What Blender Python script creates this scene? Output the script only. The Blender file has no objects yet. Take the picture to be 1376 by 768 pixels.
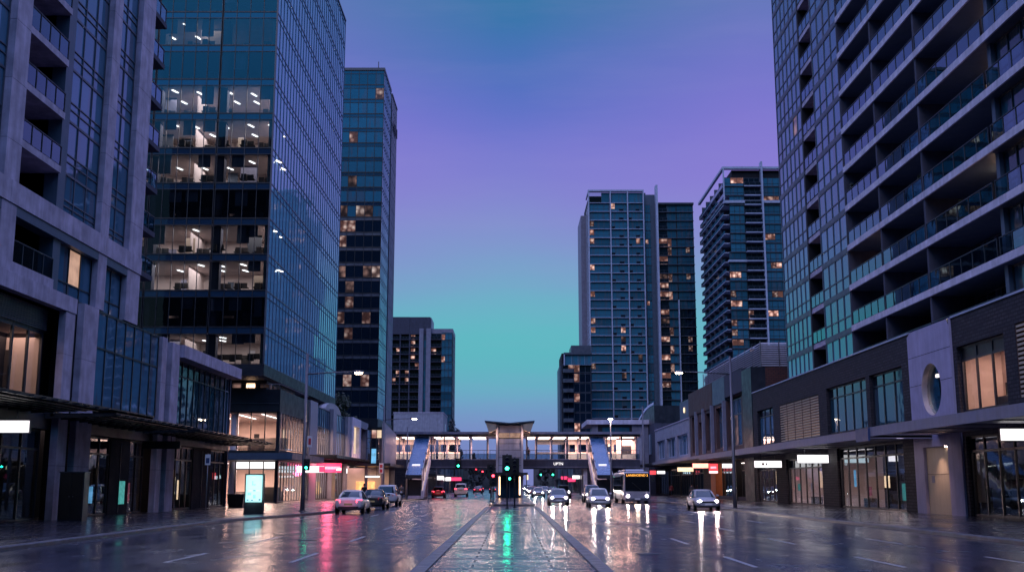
import bpy, bmesh, math, random
from mathutils import Vector, Matrix
R = math.radians
PI = math.pi
random.seed(7)
scene = bpy.context.scene
COL = scene.collection

# ------------------------------------------------------------------ camera numbers
CF, CH, CT = 1480.0, 1.8, math.atan(266.5 / 1480.0)
def proj(x, y, z):
    d = y * math.cos(CT) + (z - CH) * math.sin(CT)
    if d < 0.5: return (-9e9, -9e9)
    return (688 + CF * x / d, 384 - CF * ((z - CH) * math.cos(CT) - y * math.sin(CT)) / d)
def seen(x, y, z, m=110):
    px, py = proj(x, y, z)
    return -m < px < 1376 + m and -m < py < 768 + m

def lin(r, g, b):
    f = lambda c: (c / 255 / 12.92) if c / 255 <= 0.04045 else ((c / 255 + 0.055) / 1.055) ** 2.4
    return (f(r), f(g), f(b), 1)

# ------------------------------------------------------------------ materials
M = {}
class NT:
    def __init__(s, name):
        s.m = bpy.data.materials.new(name); s.m.use_nodes = True
        s.n = s.m.node_tree.nodes; s.l = s.m.node_tree.links
        s.b = s.n['Principled BSDF']; s.out = s.n['Material Output']
        M[name] = s.m
    def new(s, t, **kw):
        n = s.n.new(t)
        for k, v in kw.items():
            if k in n.inputs: n.inputs[k].default_value = v
            else: setattr(n, k, v)
        return n
    def link(s, a, b): s.l.new(a, b)
    def coords(s, kind='Object'):
        return s.new('ShaderNodeTexCoord').outputs[kind]
    def wpos(s):
        return s.new('ShaderNodeNewGeometry').outputs['Position']
    def noise(s, vec, scale, detail=4, rough=0.55, dims='3D'):
        n = s.new('ShaderNodeTexNoise', noise_dimensions=dims); n.inputs['Scale'].default_value = scale
        n.inputs['Detail'].default_value = detail; n.inputs['Roughness'].default_value = rough
        if vec is not None: s.link(vec, n.inputs['Vector'])
        return n.outputs['Fac']
    def ramp(s, fac, stops, interp='LINEAR'):
        r = s.new('ShaderNodeValToRGB'); cr = r.color_ramp; cr.interpolation = interp
        while len(cr.elements) < len(stops): cr.elements.new(0.5)
        for e, (p, c) in zip(cr.elements, stops):
            e.position = p; e.color = c if hasattr(c, '__len__') else (c, c, c, 1)
        s.link(fac, r.inputs['Fac']); return r.outputs['Color']
    def mapr(s, fac, a, b, c, d):
        n = s.new('ShaderNodeMapRange'); s.link(fac, n.inputs['Value'])
        for k, v in zip(('From Min', 'From Max', 'To Min', 'To Max'), (a, b, c, d)): n.inputs[k].default_value = v
        return n.outputs['Result']
    def math(s, op, a, b=None, c=None):
        n = s.new('ShaderNodeMath', operation=op)
        for i, v in enumerate((a, b, c)):
            if v is None: continue
            if hasattr(v, 'links'): s.link(v, n.inputs[i])
            else: n.inputs[i].default_value = v
        return n.outputs[0]
    def mix(s, fac, a, b, mode='MIX'):
        n = s.new('ShaderNodeMix', data_type='RGBA', blend_type=mode)
        for i, v in ((0, fac), (6, a), (7, b)):
            if hasattr(v, 'links'): s.link(v, n.inputs[i])
            else: n.inputs[i].default_value = v
        return n.outputs[2]
    def mapping(s, vec, scale=(1, 1, 1), loc=(0, 0, 0)):
        n = s.new('ShaderNodeMapping'); s.link(vec, n.inputs['Vector'])
        n.inputs['Scale'].default_value = scale; n.inputs['Location'].default_value = loc
        return n.outputs[0]
    def bump(s, h, strength, dist=0.02):
        n = s.new('ShaderNodeBump'); n.inputs['Strength'].default_value = strength; n.inputs['Distance'].default_value = dist
        s.link(h, n.inputs['Height']); s.link(n.outputs[0], s.b.inputs['Normal'])
    def rnd(s): return s.new('ShaderNodeObjectInfo').outputs['Random']

def plain(name, col, rough=0.6, metal=0.0, spec=0.5, var=0.25, scale=1.2, bump=0.0, streak=True):
    """A painted / concrete / metal surface with soft mottling and rain streaks."""
    t = NT(name); p = t.wpos()
    n1 = t.noise(p, scale, 5)
    f = t.mapr(n1, 0.3, 0.7, 1 - var, 1 + var * 0.6)
    if streak:
        n2 = t.noise(t.mapping(p, (3.0, 3.0, 0.18)), 1.0, 4)
        f = t.math('MULTIPLY', f, t.mapr(n2, 0.35, 0.7, 1 - var * 0.7, 1.05))
    c = t.new('ShaderNodeVectorMath', operation='SCALE'); c.inputs[0].default_value = col[:3]
    t.link(f, c.inputs['Scale']); t.link(c.outputs[0], t.b.inputs['Base Color'])
    t.link(t.mapr(n1, 0.3, 0.7, max(rough - 0.1, 0.03), min(rough + 0.1, 1)), t.b.inputs['Roughness'])
    t.b.inputs['Metallic'].default_value = metal; t.b.inputs['Specular IOR Level'].default_value = spec if max(col[:3]) > 0.12 or metal or rough < 0.5 else 0.22
    if bump: t.bump(t.noise(p, 40, 3), bump, 0.01)
    return t.m

plain('concrete', (0.46, 0.41, 0.54), 0.7, var=0.34, bump=0.15)
plain('concrete_pale', (0.56, 0.53, 0.66), 0.7, bump=0.1)
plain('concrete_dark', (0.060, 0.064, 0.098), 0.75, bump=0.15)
plain('lilac_render', (0.34, 0.31, 0.47), 0.75, var=0.15)
plain('joint_dark', (0.03, 0.03, 0.04), 0.8)
plain('panel_slate', (0.06, 0.09, 0.14), 0.45, var=0.15)
plain('panel_grey', (0.19, 0.19, 0.27), 0.5, var=0.2)
plain('cladding_light', (0.33, 0.32, 0.39), 0.45, var=0.15)
plain('frame_dark', (0.010, 0.014, 0.024), 0.4, var=0.2, streak=False)
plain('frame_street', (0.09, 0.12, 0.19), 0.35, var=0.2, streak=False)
plain('frame_mid', (0.06, 0.07, 0.10), 0.4, var=0.2, streak=False)
plain('frame_light', (0.36, 0.40, 0.54), 0.5, var=0.2, streak=False)
plain('metal_dark', (0.03, 0.035, 0.045), 0.35, 0.6, streak=False)
plain('metal_grey', (0.20, 0.20, 0.23), 0.4, 0.7, var=0.2)
plain('metal_pole', (0.13, 0.13, 0.16), 0.42, 0.6, var=0.2)
plain('soffit', (0.12, 0.12, 0.15), 0.6)
plain('soffit_light', (0.42, 0.41, 0.52), 0.45)
plain('dark_core', (0.012, 0.013, 0.02), 0.7)
plain('door_beige', (0.42, 0.34, 0.26), 0.6, var=0.12)
plain('brown_clad', (0.085, 0.05, 0.05), 0.6)
plain('teal_render', (0.10, 0.15, 0.20), 0.7)
plain('white_render', (0.30, 0.30, 0.38), 0.7)
plain('orange_wall', (0.42, 0.12, 0.04), 0.6)
plain('stair_roof', (0.05, 0.13, 0.27), 0.28, 0.3, var=0.2)
plain('room_wall', (0.62, 0.52, 0.49), 0.8, var=0.1, streak=False)
plain('room_dark', (0.03, 0.035, 0.045), 0.8, streak=False)
plain('furniture', (0.05, 0.045, 0.045), 0.6, streak=False)
plain('kerbstone', (0.11, 0.105, 0.12), 0.38, var=0.6, scale=2.5)
plain('tyre', (0.012, 0.012, 0.013), 0.75, streak=False)
plain('rim', (0.30, 0.30, 0.32), 0.3, 0.8, streak=False)
plain('door_dark', (0.010, 0.010, 0.014), 0.8, streak=False)
plain('black_plastic', (0.012, 0.012, 0.014), 0.4, streak=False)
plain('skin', (0.35, 0.2, 0.14), 0.6, streak=False)
plain('hair', (0.02, 0.014, 0.01), 0.6, streak=False)
plain('cloth_navy', (0.02, 0.022, 0.04), 0.85, streak=False)
plain('cloth_black', (0.012, 0.012, 0.014), 0.85, streak=False)
plain('cloth_grey', (0.08, 0.08, 0.09), 0.85, streak=False)
plain('cloth_red', (0.18, 0.03, 0.04), 0.85, streak=False)
plain('bark', (0.045, 0.035, 0.03), 0.9)
plain('sign_white', (0.7, 0.68, 0.72), 0.5, var=0.06, streak=False)
plain('sign_red', (0.5, 0.03, 0.05), 0.5, var=0.06, streak=False)
plain('sign_blue', (0.03, 0.06, 0.16), 0.4, var=0.1, streak=False)
plain('lettering_dark', (0.02, 0.02, 0.05), 0.6, streak=False)
plain('road_paint', (0.30, 0.30, 0.34), 0.35, var=0.5, scale=3, streak=False)

def leaf_mat(name, c1, c2):
    t = NT(name)
    t.link(t.mix(t.noise(t.wpos(), 1.1, 3), c1, c2), t.b.inputs['Base Color'])
    t.b.inputs['Roughness'].default_value = 0.6
leaf_mat('leaf_dark', (0.012, 0.022, 0.014, 1), (0.04, 0.06, 0.035, 1))
leaf_mat('leaf_far', (0.008, 0.011, 0.014, 1), (0.025, 0.032, 0.035, 1))

def paint(name, col):
    t = NT(name); b = t.b
    n = t.noise(t.coords(), 3, 4)
    t.link(t.mix(t.mapr(n, 0.3, 0.7, 0, 1), tuple(c * 0.8 for c in col[:3]) + (1,), tuple(col[:3]) + (1,)), b.inputs['Base Color'])
    b.inputs['Roughness'].default_value = 0.35; b.inputs['Coat Weight'].default_value = 0.8; b.inputs['Coat Roughness'].default_value = 0.08
    t.bump(t.noise(t.coords(), 90, 2), 0.08, 0.004)
paint('paint_white', (0.62, 0.60, 0.64)); paint('paint_black', (0.012, 0.012, 0.016)); paint('paint_silver', (0.33, 0.32, 0.36))
paint('paint_red', (0.30, 0.02, 0.03)); paint('paint_blue', (0.03, 0.05, 0.12)); paint('paint_grey', (0.10, 0.10, 0.12)); paint('paint_bus', (0.30, 0.29, 0.36))

def brick(name, c1, c2, mortar, scale=1.0):
    t = NT(name); p = t.wpos()
    sep = t.new('ShaderNodeSeparateXYZ'); t.link(p, sep.inputs[0])
    cmb = t.new('ShaderNodeCombineXYZ'); t.link(t.math('ADD', sep.outputs[0], sep.outputs[1]), cmb.inputs[0]); t.link(sep.outputs[2], cmb.inputs[1])
    b = t.new('ShaderNodeTexBrick'); t.link(cmb.outputs[0], b.inputs['Vector'])
    for k, v in (('Color1', c1), ('Color2', c2), ('Mortar', mortar), ('Scale', scale), ('Mortar Size', 0.028), ('Brick Width', 0.50), ('Row Height', 0.19)): b.inputs[k].default_value = v
    t.link(t.mix(t.mapr(t.noise(p, 0.8, 5), 0.3, 0.7, 0.0, 0.55), b.outputs['Color'], (0.02, 0.02, 0.03, 1)), t.b.inputs['Base Color'])
    t.b.inputs['Roughness'].default_value = 0.7; t.b.inputs['Specular IOR Level'].default_value = 0.2
    t.bump(b.outputs['Fac'], -0.8, 0.03)
brick('brick_charcoal', (0.022, 0.021, 0.030, 1), (0.050, 0.044, 0.056, 1), (0.006, 0.006, 0.009, 1))
brick('brick_red', (0.10, 0.035, 0.03, 1), (0.13, 0.045, 0.035, 1), (0.04, 0.025, 0.025, 1))

def glass(name, col, rough=0.03, ior=1.7, curtain=0.0, wob=0.25, tone=0.5):
    """Opaque dark glazing: sharp reflections, slightly uneven panes, some with blinds behind."""
    t = NT(name); o = t.coords(); r = t.rnd(); b = t.b
    off = t.new('ShaderNodeVectorMath', operation='ADD'); t.link(o, off.inputs[0])
    cm = t.new('ShaderNodeCombineXYZ'); t.link(t.math('MULTIPLY', r, 91.0), cm.inputs[0]); t.link(t.math('MULTIPLY', r, 37.0), cm.inputs[2]); t.link(cm.outputs[0], off.inputs[1])
    c = t.mix(t.math('MULTIPLY', r, tone), col, tuple(x * 2.1 for x in col[:3]) + (1,))
    if curtain:
        n = t.noise(t.mapping(off.outputs[0], (0.9, 0.9, 0.12)), 1.0, 1)
        k = t.mapr(n, 0.56, 0.60, 0, curtain)
        w = t.noise(t.mapping(off.outputs[0], (14, 14, 0.05)), 1.0, 2)
        c = t.mix(t.math('MULTIPLY', k, t.mapr(w, 0.3, 0.7, 0.5, 1.1)), c, (0.10, 0.10, 0.13, 1))
    t.link(c, b.inputs['Base Color'])
    b.inputs['Roughness'].default_value = rough; b.inputs['IOR'].default_value = ior; b.inputs['Specular Tint'].default_value = (0.40, 0.80, 1.0, 1)
    t.bump(t.noise(off.outputs[0], 0.55, 2), wob, 0.03)
glass('glass_apt', (0.045, 0.115, 0.185, 1), ior=2.2, curtain=0.8)  # base colour lightened in place of reflected sky
glass('glass_curtain', (0.012, 0.03, 0.06, 1), rough=0.02, ior=2.2, wob=0.12, tone=0.3)
glass('glass_street', (0.15, 0.36, 0.50, 1), rough=0.03, ior=2.5, wob=0.12, tone=0.12)  # pale blue base stands in for sky mirrored in the street side
glass('glass_dark', (0.004, 0.010, 0.020, 1), ior=1.55)
glass('glass_door', (0.005, 0.013, 0.025, 1), ior=1.6, curtain=1.0, tone=1.0)
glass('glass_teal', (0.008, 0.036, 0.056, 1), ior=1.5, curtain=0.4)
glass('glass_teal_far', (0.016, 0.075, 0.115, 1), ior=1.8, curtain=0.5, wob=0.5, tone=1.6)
glass('glass_spandrel', (0.006, 0.010, 0.018, 1), rough=0.06, ior=1.6, tone=0.2)
glass('car_glass', (0.006, 0.008, 0.012, 1), ior=1.6, wob=0.05, tone=0.0)

def clear(name, tint, refl=1.0, ior=1.5):
    t = NT(name)
    tr = t.new('ShaderNodeBsdfTransparent'); tr.inputs[0].default_value = tint
    gl = t.new('ShaderNodeBsdfGlossy'); gl.inputs['Roughness'].default_value = 0.015; gl.inputs[0].default_value = (0.58, 0.86, 1.0, 1)
    fr = t.new('ShaderNodeFresnel'); fr.inputs['IOR'].default_value = ior
    bp = t.new('ShaderNodeBump'); bp.inputs['Strength'].default_value = 0.12; bp.inputs['Distance'].default_value = 0.03
    t.link(t.noise(t.coords(), 0.6, 2), bp.inputs['Height']); t.link(bp.outputs[0], gl.inputs['Normal'])
    mx = t.new('ShaderNodeMixShader'); t.link(t.math('MULTIPLY', fr.outputs[0], refl), mx.inputs[0])
    t.link(tr.outputs[0], mx.inputs[1]); t.link(gl.outputs[0], mx.inputs[2]); t.link(mx.outputs[0], t.out.inputs['Surface'])
clear('glass_clear', (0.72, 0.76, 0.80, 1), 1.3, 1.6)
clear('glass_office', (0.55, 0.66, 0.74, 1), 1.5, 1.8)
clear('glass_rail', (0.28, 0.42, 0.50, 1), 1.5, 1.7)
clear('glass_round', (0.85, 0.82, 0.80, 1), 0.5, 1.45)
clear('glass_shop', (0.62, 0.64, 0.68, 1), 1.2, 1.55)

def emit(name, col, strength, var=0.0, scale=3):
    t = NT(name); b = t.b
    b.inputs['Base Color'].default_value = (0.02, 0.02, 0.02, 1)
    c = col + (1,) if len(col) == 3 else col
    if var: t.link(t.mix(t.mapr(t.noise(t.coords(), scale, 3), 0.35, 0.65, 0, var), c, (c[0] * 0.35, c[1] * 0.3, c[2] * 0.3, 1)), b.inputs['Emission Color'])
    else: b.inputs['Emission Color'].default_value = c
    b.inputs['Emission Strength'].default_value = strength
emit('light_tube', (1.0, 0.82, 0.66), 9.0)
emit('light_bridge', (1.0, 0.72, 0.55), 9.0, 0.7, 0.8)
emit('light_strip_office', (1.0, 0.90, 0.84), 4.2)
emit('lamp_lens', (1.0, 0.74, 0.54), 60.0)
emit('headlamp', (1.0, 0.78, 0.70), 220.0)
emit('headlamp_far', (1.0, 0.80, 0.68), 200.0)
emit('tail_lamp', (1.0, 0.05, 0.09), 9.0)
emit('tail_lamp_off', (0.5, 0.02, 0.03), 0.5)
emit('brake_lamp', (1.0, 0.14, 0.18), 5.0)
emit('signal_green', (0.02, 1.0, 0.50), 26.0)
emit('signal_red', (1.0, 0.03, 0.05), 14.0)
emit('signal_amber', (1.0, 0.35, 0.05), 10.0)
emit('lightbox_white', (1.0, 0.95, 0.96), 1.7, 0.12, 1.0)
emit('lightbox_warm', (1.0, 0.72, 0.45), 2.0, 0.4, 2.0)
emit('lightbox_red', (1.0, 0.08, 0.10), 1.3)
emit('neon_pink', (1.0, 0.05, 0.16), 1.7, 0.25, 2.0)
emit('neon_hot', (1.0, 0.30, 0.38), 2.6, 0.4, 4.0)
emit('screen_cyan', (0.42, 0.96, 0.98), 1.0, 0.25, 2.5)
emit('led_amber', (1.0, 0.42, 0.06), 2.4)
emit('strip_warm', (1.0, 0.62, 0.36), 5.0, 0.4, 1.5)
emit('interior_glow', (1.0, 0.66, 0.46), 1.3, 0.6, 0.9)
emit('interior_orange', (1.0, 0.40, 0.14), 2.2, 0.6, 2.5)
emit('glow_gold', (1.0, 0.60, 0.42), 0.45, 0.8, 2.0)
emit('cream_glow', (1.0, 0.74, 0.50), 1.0, 0.4, 1.0)
emit('teal_poster', (0.12, 0.75, 0.70), 0.5, 0.7, 5.0)
emit('rose_poster', (0.9, 0.25, 0.35), 0.35, 0.8, 5.0)
emit('lit_room', (1.0, 0.60, 0.42), 0.62, 0.55, 1.1)
emit('stair_glow', (1.0, 0.70, 0.60), 0.6, 0.4, 1.0)
emit('cool_glow', (0.2, 0.6, 1.0), 1.0, 0.5, 2.0)

def lit_window(name, c1, c2, strength, scale=1.3):
    """A lit room seen from outside: lamp glow fading outwards is drawn into the emission."""
    t = NT(name); o = t.coords(); r = t.rnd(); b = t.b
    off = t.new('ShaderNodeVectorMath', operation='ADD'); t.link(o, off.inputs[0])
    cm = t.new('ShaderNodeCombineXYZ'); t.link(t.math('MULTIPLY', r, 57.0), cm.inputs[0]); t.link(cm.outputs[0], off.inputs[1])
    v = t.new('ShaderNodeTexVoronoi'); v.inputs['Scale'].default_value = scale; t.link(off.outputs[0], v.inputs['Vector'])
    d = v.outputs['Distance']
    n = t.noise(off.outputs[0], 2.2, 3)
    f = t.math('MULTIPLY', t.mapr(d, 0.06, 0.62, 1.9, 0.22), t.mapr(n, 0.35, 0.65, 0.65, 1.2))
    c = t.mix(t.mapr(d, 0.1, 0.6, 0, 1), c2, c1)
    t.link(c, b.inputs['Emission Color']); t.link(t.math('MULTIPLY', f, t.math('MULTIPLY_ADD', r, strength * 0.8, strength * 0.6)), b.inputs['Emission Strength'])
    b.inputs['Base Color'].default_value = (0.01, 0.01, 0.012, 1); b.inputs['Roughness'].default_value = 0.05
lit_window('lit_warm', (1.0, 0.42, 0.34, 1), (1.0, 0.72, 0.60, 1), 0.62, 0.75)
lit_window('lit_office', (0.8, 0.50, 0.46, 1), (1.0, 0.86, 0.80, 1), 0.36, 0.8)
lit_window('lit_dim', (0.45, 0.28, 0.28, 1), (1.0, 0.55, 0.45, 1), 0.16, 0.7)
lit_window('lit_spark', (0.9, 0.40, 0.34, 1), (1.0, 0.80, 0.72, 1), 0.26, 1.1)

# ---- wet ground
def wet(name, base, joints=None, rmin=0.06, rmax=0.34, tint=(0.9, 0.9, 1.0), puddle=0.5, lanes=True):
    t = NT(name); p = t.wpos(); b = t.b
    big = t.noise(t.mapping(p, (0.30, 0.06, 1)), 1.0, 5, 0.6)          # worn wheel tracks and drying patches run along the street
    mid = t.noise(t.mapping(p, (1.0, 0.45, 1)), 1.1, 5, 0.6)
    fine = t.noise(p, 26, 5, 0.75)
    c = t.mix(t.mapr(mid, 0.3, 0.7, 0, 1), tuple(x * 0.6 for x in base) + (1,), tuple(x * 1.3 for x in base) + (1,))
    c = t.mix(t.mapr(fine, 0.55, 0.75, 0, 0.5), c, tuple(min(1, x * 2.2) for x in base) + (1,))
    wetness = t.math('ADD', t.math('MULTIPLY', big, 0.6), t.math('MULTIPLY', mid, 0.4))
    rough = t.mapr(wetness, puddle - 0.14, puddle + 0.12, rmin, rmax)
    h = t.math('MULTIPLY', fine, t.mapr(wetness, puddle - 0.12, puddle + 0.1, 0.12, 1.0))
    if not joints:
        sp_ = t.new('ShaderNodeSeparateXYZ'); t.link(p, sp_.inputs[0])
        vo = t.new('ShaderNodeTexVoronoi', distance='CHEBYCHEV', voronoi_dimensions='2D'); vo.inputs['Scale'].default_value = 0.16; t.link(t.mapping(p, (1.4, 0.5, 1)), vo.inputs['Vector'])
        sc_ = t.new('ShaderNodeSeparateColor'); t.link(vo.outputs['Color'], sc_.inputs[0])
        patch = t.mapr(sc_.outputs[0], 0.62, 0.63, 0, 1)
        c = t.mix(t.math('MULTIPLY', patch, 0.25), c, tuple(x * 0.35 for x in base) + (1,))
        seam = t.mapr(t.math('ABSOLUTE', t.math('SUBTRACT', t.math('FRACT', t.math('MULTIPLY', sp_.outputs[0], 0.305)), 0.5)), 0.0, 0.012, 1, 0)
        c = t.mix(t.math('MULTIPLY', seam, 0.8), c, (0.008, 0.008, 0.01, 1))
        rough = t.math('ADD', rough, t.math('MULTIPLY', patch, 0.03))
    if joints:
        bk = t.new('ShaderNodeTexBrick'); t.link(p, bk.inputs['Vector'])
        for k, v in (('Color1', (1, 1, 1, 1)), ('Color2', (0.6, 0.6, 0.63, 1)), ('Mortar', (0.25, 0.25, 0.25, 1)), ('Scale', 1.0), ('Mortar Size', 0.03), ('Brick Width', joints[0]), ('Row Height', joints[1])): bk.inputs[k].default_value = v
        c = t.mix(1.0, c, bk.outputs['Color'], 'MULTIPLY')
        h = t.math('ADD', h, t.math('MULTIPLY', bk.outputs['Fac'], -1.5))
        sb = t.new('ShaderNodeSeparateColor'); t.link(bk.outputs['Color'], sb.inputs[0])
        rough = t.math('ADD', rough, t.math('MULTIPLY', t.math('SUBTRACT', 1.0, sb.outputs[0]), 0.30))
    t.link(c, b.inputs['Base Color']); t.link(rough, b.inputs['Roughness'])
    b.inputs['IOR'].default_value = 1.45; b.inputs['Specular Tint'].default_value = (0.72, 0.82, 1.0, 1); b.inputs['Specular IOR Level'].default_value = 0.75
    bn = t.new('ShaderNodeBump'); bn.inputs['Strength'].default_value = 0.22; bn.inputs['Distance'].default_value = 0.006; t.link(h, bn.inputs['Height'])
    b2 = t.new('ShaderNodeBump'); b2.inputs['Strength'].default_value = 0.02; b2.inputs['Distance'].default_value = 0.03; t.link(mid, b2.inputs['Height'])
    t.link(bn.outputs[0], b2.inputs['Normal']); t.link(b2.outputs[0], b.inputs['Normal'])
wet('asphalt_wet', (0.022, 0.026, 0.048), rmin=0.13, rmax=0.29, puddle=0.52)
wet('paver_wet', (0.034, 0.034, 0.050), (0.9, 0.45), 0.06, 0.26)
wet('median_wet', (0.050, 0.052, 0.080), (1.7, 0.8), 0.09, 0.22, puddle=0.52)
plain('ground_dark', (0.02, 0.02, 0.024), 0.6)

# ------------------------------------------------------------------ mesh helpers
class MB:
    def __init__(s): s.v = []; s.f = []; s.m = []; s.sm = []
    def quad(s, pts, mat, smooth=False):
        i = len(s.v); s.v += [tuple(p) for p in pts]; s.f.append(tuple(range(i, i + len(pts)))); s.m.append(mat); s.sm.append(smooth)
        return s
    def box(s, x0, x1, y0, y1, z0, z1, mat):
        if x0 > x1: x0, x1 = x1, x0
        if y0 > y1: y0, y1 = y1, y0
        if z0 > z1: z0, z1 = z1, z0
        i = len(s.v)
        s.v += [(x0, y0, z0), (x1, y0, z0), (x1, y1, z0), (x0, y1, z0), (x0, y0, z1), (x1, y0, z1), (x1, y1, z1), (x0, y1, z1)]
        for q in ((0, 3, 2, 1), (4, 5, 6, 7), (0, 1, 5, 4), (1, 2, 6, 5), (2, 3, 7, 6), (3, 0, 4, 7)):
            s.f.append(tuple(i + k for k in q)); s.m.append(mat); s.sm.append(False)
        return s
    def ring_loft(s, rings, mat, smooth=True, cap=True, closed=True):
        i = len(s.v); n = len(rings[0])
        for r in rings: s.v += [tuple(p) for p in r]
        for a in range(len(rings) - 1):
            for k in range(n if closed else n - 1):
                k2 = (k + 1) % n
                s.f.append((i + a * n + k, i + a * n + k2, i + (a + 1) * n + k2, i + (a + 1) * n + k)); s.m.append(mat); s.sm.append(smooth)
        if cap:
            s.f.append(tuple(i + k for k in reversed(range(n)))); s.m.append(mat); s.sm.append(False)
            e = i + (len(rings) - 1) * n
            s.f.append(tuple(e + k for k in range(n))); s.m.append(mat); s.sm.append(False)
        return s
    def tube(s, pts, r, mat, n=10):
        rings = []
        rr = r if hasattr(r, '__len__') else [r] * len(pts)
        for j, p in enumerate(pts):
            p = Vector(p); d = (Vector(pts[min(j + 1, len(pts) - 1)]) - Vector(pts[max(j - 1, 0)])).normalized()
            a = Vector((0, 0, 1)) if abs(d.z) < 0.9 else Vector((1, 0, 0))
            u = d.cross(a).normalized(); w = d.cross(u).normalized()
            rings.append([p + (u * math.cos(2 * PI * k / n) + w * math.sin(2 * PI * k / n)) * rr[j] for k in range(n)])
        return s.ring_loft(rings, mat)
    def disc(s, c, r, axis, mat, n=20, depth=0.05, r2=None):
        c = Vector(c); d = Vector(axis).normalized()
        return s.tube([c, c + d * depth], [r, r if r2 is None else r2], mat, n)
    def prism(s, poly, z0, z1, mat):
        """poly: (x, y) corners counter-clockwise, extruded from z0 to z1"""
        n = len(poly)
        return s.ring_loft([[(x, y, z0) for x, y in poly], [(x, y, z1) for x, y in poly]], mat, smooth=False)
    def mesh(s, name, off=(0, 0, 0)):
        me = bpy.data.meshes.new(name)
        me.from_pydata([(x - off[0], y - off[1], z - off[2]) for x, y, z in s.v], [], s.f)
        keys = []
        for k in s.m:
            if k not in keys: keys.append(k)
        for k in keys: me.materials.append(M[k])
        idx = {k: i for i, k in enumerate(keys)}
        me.polygons.foreach_set('material_index', [idx[k] for k in s.m])
        me.polygons.foreach_set('use_smooth', s.sm)
        me.update(); return me
    def build(s, name, parent=None, loc=(0, 0, 0), world=True):
        """world=True: vertices are world coordinates (the parent's location, or loc, becomes the origin)"""
        o = None
        if parent is not None: off = parent['_at'] if world else (0, 0, 0)
        else: off = loc if world else (0, 0, 0)
        o = bpy.data.objects.new(name, s.mesh(name, off)); COL.objects.link(o)
        if parent is not None: o.parent = parent; o['_at'] = tuple(off)
        else: o.location = loc; o['_at'] = tuple(loc)
        return o

def thing(name, label, cat, loc=(0, 0, 0), group=None, rotz=0):
    o = bpy.data.objects.new(name, None); COL.objects.link(o)
    o.location = loc; o.rotation_euler = (0, 0, rotz); o.empty_display_size = 0.3
    o['label'] = label; o['category'] = cat; o['_at'] = tuple(loc)
    if group: o['group'] = group
    return o
def tag(o, label, cat, group=None):
    o['label'] = label; o['category'] = cat
    if group: o['group'] = group
    return o
def struct(o): o['kind'] = 'structure'; return o

FRONT, FACE_E, FACE_W = 0.0, PI / 2, -PI / 2      # facade turned to the camera, to +x (left side of the street), to -x (right side)
class Parts:
    """Repeated parts of one building; past 100 of a name the rest becomes one mesh."""
    def __init__(s, parent): s.p = parent; s.items = {}
    def add(s, name, mesh, x, y, z, rot, mat=None): s.items.setdefault(name, []).append((mesh, x, y, z, rot))
    def done(s):
        ox, oy, oz = s.p['_at']
        for name, it in s.items.items():
            it.sort(key=lambda a: math.hypot(a[1], a[2]) + 0.02 * a[3])
            for (me, x, y, z, rot) in it[:100]:
                o = bpy.data.objects.new(name, me); COL.objects.link(o); o.parent = s.p
                o.location = (x - ox, y - oy, z - oz); o.rotation_euler = (0, 0, rot)
            rest = it[100:]
            if rest:
                bm = bmesh.new(); mats = []
                for (me, x, y, z, rot) in rest:
                    t = me.copy(); t.transform(Matrix.Translation((x - ox, y - oy, z - oz)) @ Matrix.Rotation(rot, 4, 'Z'))
                    ids = []
                    for m_ in me.materials:
                        if m_ not in mats: mats.append(m_)
                        ids.append(mats.index(m_))
                    for pl in t.polygons: pl.material_index = ids[pl.material_index]
                    bm.from_mesh(t); bpy.data.meshes.remove(t)
                me = bpy.data.meshes.new(name); bm.to_mesh(me); bm.free()
                for m_ in mats: me.materials.append(m_)
                o = bpy.data.objects.new(name, me); COL.objects.link(o); o.parent = s.p; o['kind'] = 'stuff'

_wc = {}
def window(w, h, cols, rows, glassm, frame='frame_dark', bar=0.06, depth=0.10, lit=None, spandrel=None, tilt=0.0035, var=0, name='window', edge=None):
    """One window in local coordinates: width along +x from 0, height along z from 0, facing -y. rows: relative heights, bottom first.
    lit: {(col,row): material}; spandrel: rows drawn with their own material."""
    key = (round(w, 2), round(h, 2), str(cols), tuple(rows), glassm, frame, bar, depth, tuple(sorted((lit or {}).items())), tuple(sorted((spandrel or {}).items())), var, edge)
    if key in _wc: return _wc[key]
    rg = random.Random(len(_wc) + 5)
    b = MB(); tot = sum(rows); zs = [0]
    for r in rows: zs.append(zs[-1] + h * r / tot)
    xs = [w * i / cols for i in range(cols + 1)] if not hasattr(cols, '__len__') else [w * c for c in cols]
    nc = len(xs) - 1
    for i in range(nc):
        for j in range(len(rows)):
            mt = (lit or {}).get((i, j)) or (spandrel or {}).get(j) or glassm
            a, c = rg.uniform(-tilt, tilt), rg.uniform(-tilt, tilt)
            dx, dz = xs[i + 1] - xs[i], zs[j + 1] - zs[j]
            d = lambda sx, sz: depth * 0.6 + a * dx * sx + c * dz * sz
            b.quad([(xs[i], d(-.5, -.5), zs[j]), (xs[i + 1], d(.5, -.5), zs[j]), (xs[i + 1], d(.5, .5), zs[j + 1]), (xs[i], d(-.5, .5), zs[j + 1])], mt)
    e = edge if edge is not None else bar
    for i, x in enumerate(xs):
        t = e if i in (0, nc) else bar
        x0, x1 = (x, x + t) if i == 0 else (x - t, x) if i == nc else (x - t / 2, x + t / 2)
        b.box(x0, x1, 0, depth, 0, h, frame)
    for j, z in enumerate(zs):
        t = e if j in (0, len(zs) - 1) else bar
        z0, z1 = (z, z + t) if j == 0 else (z - t, z) if j == len(zs) - 1 else (z - t / 2, z + t / 2)
        b.box(0.002, w - 0.002, 0.012, depth - 0.01, z0, z1, frame)
    me = b.mesh(name); _wc[key] = me; return me

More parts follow.
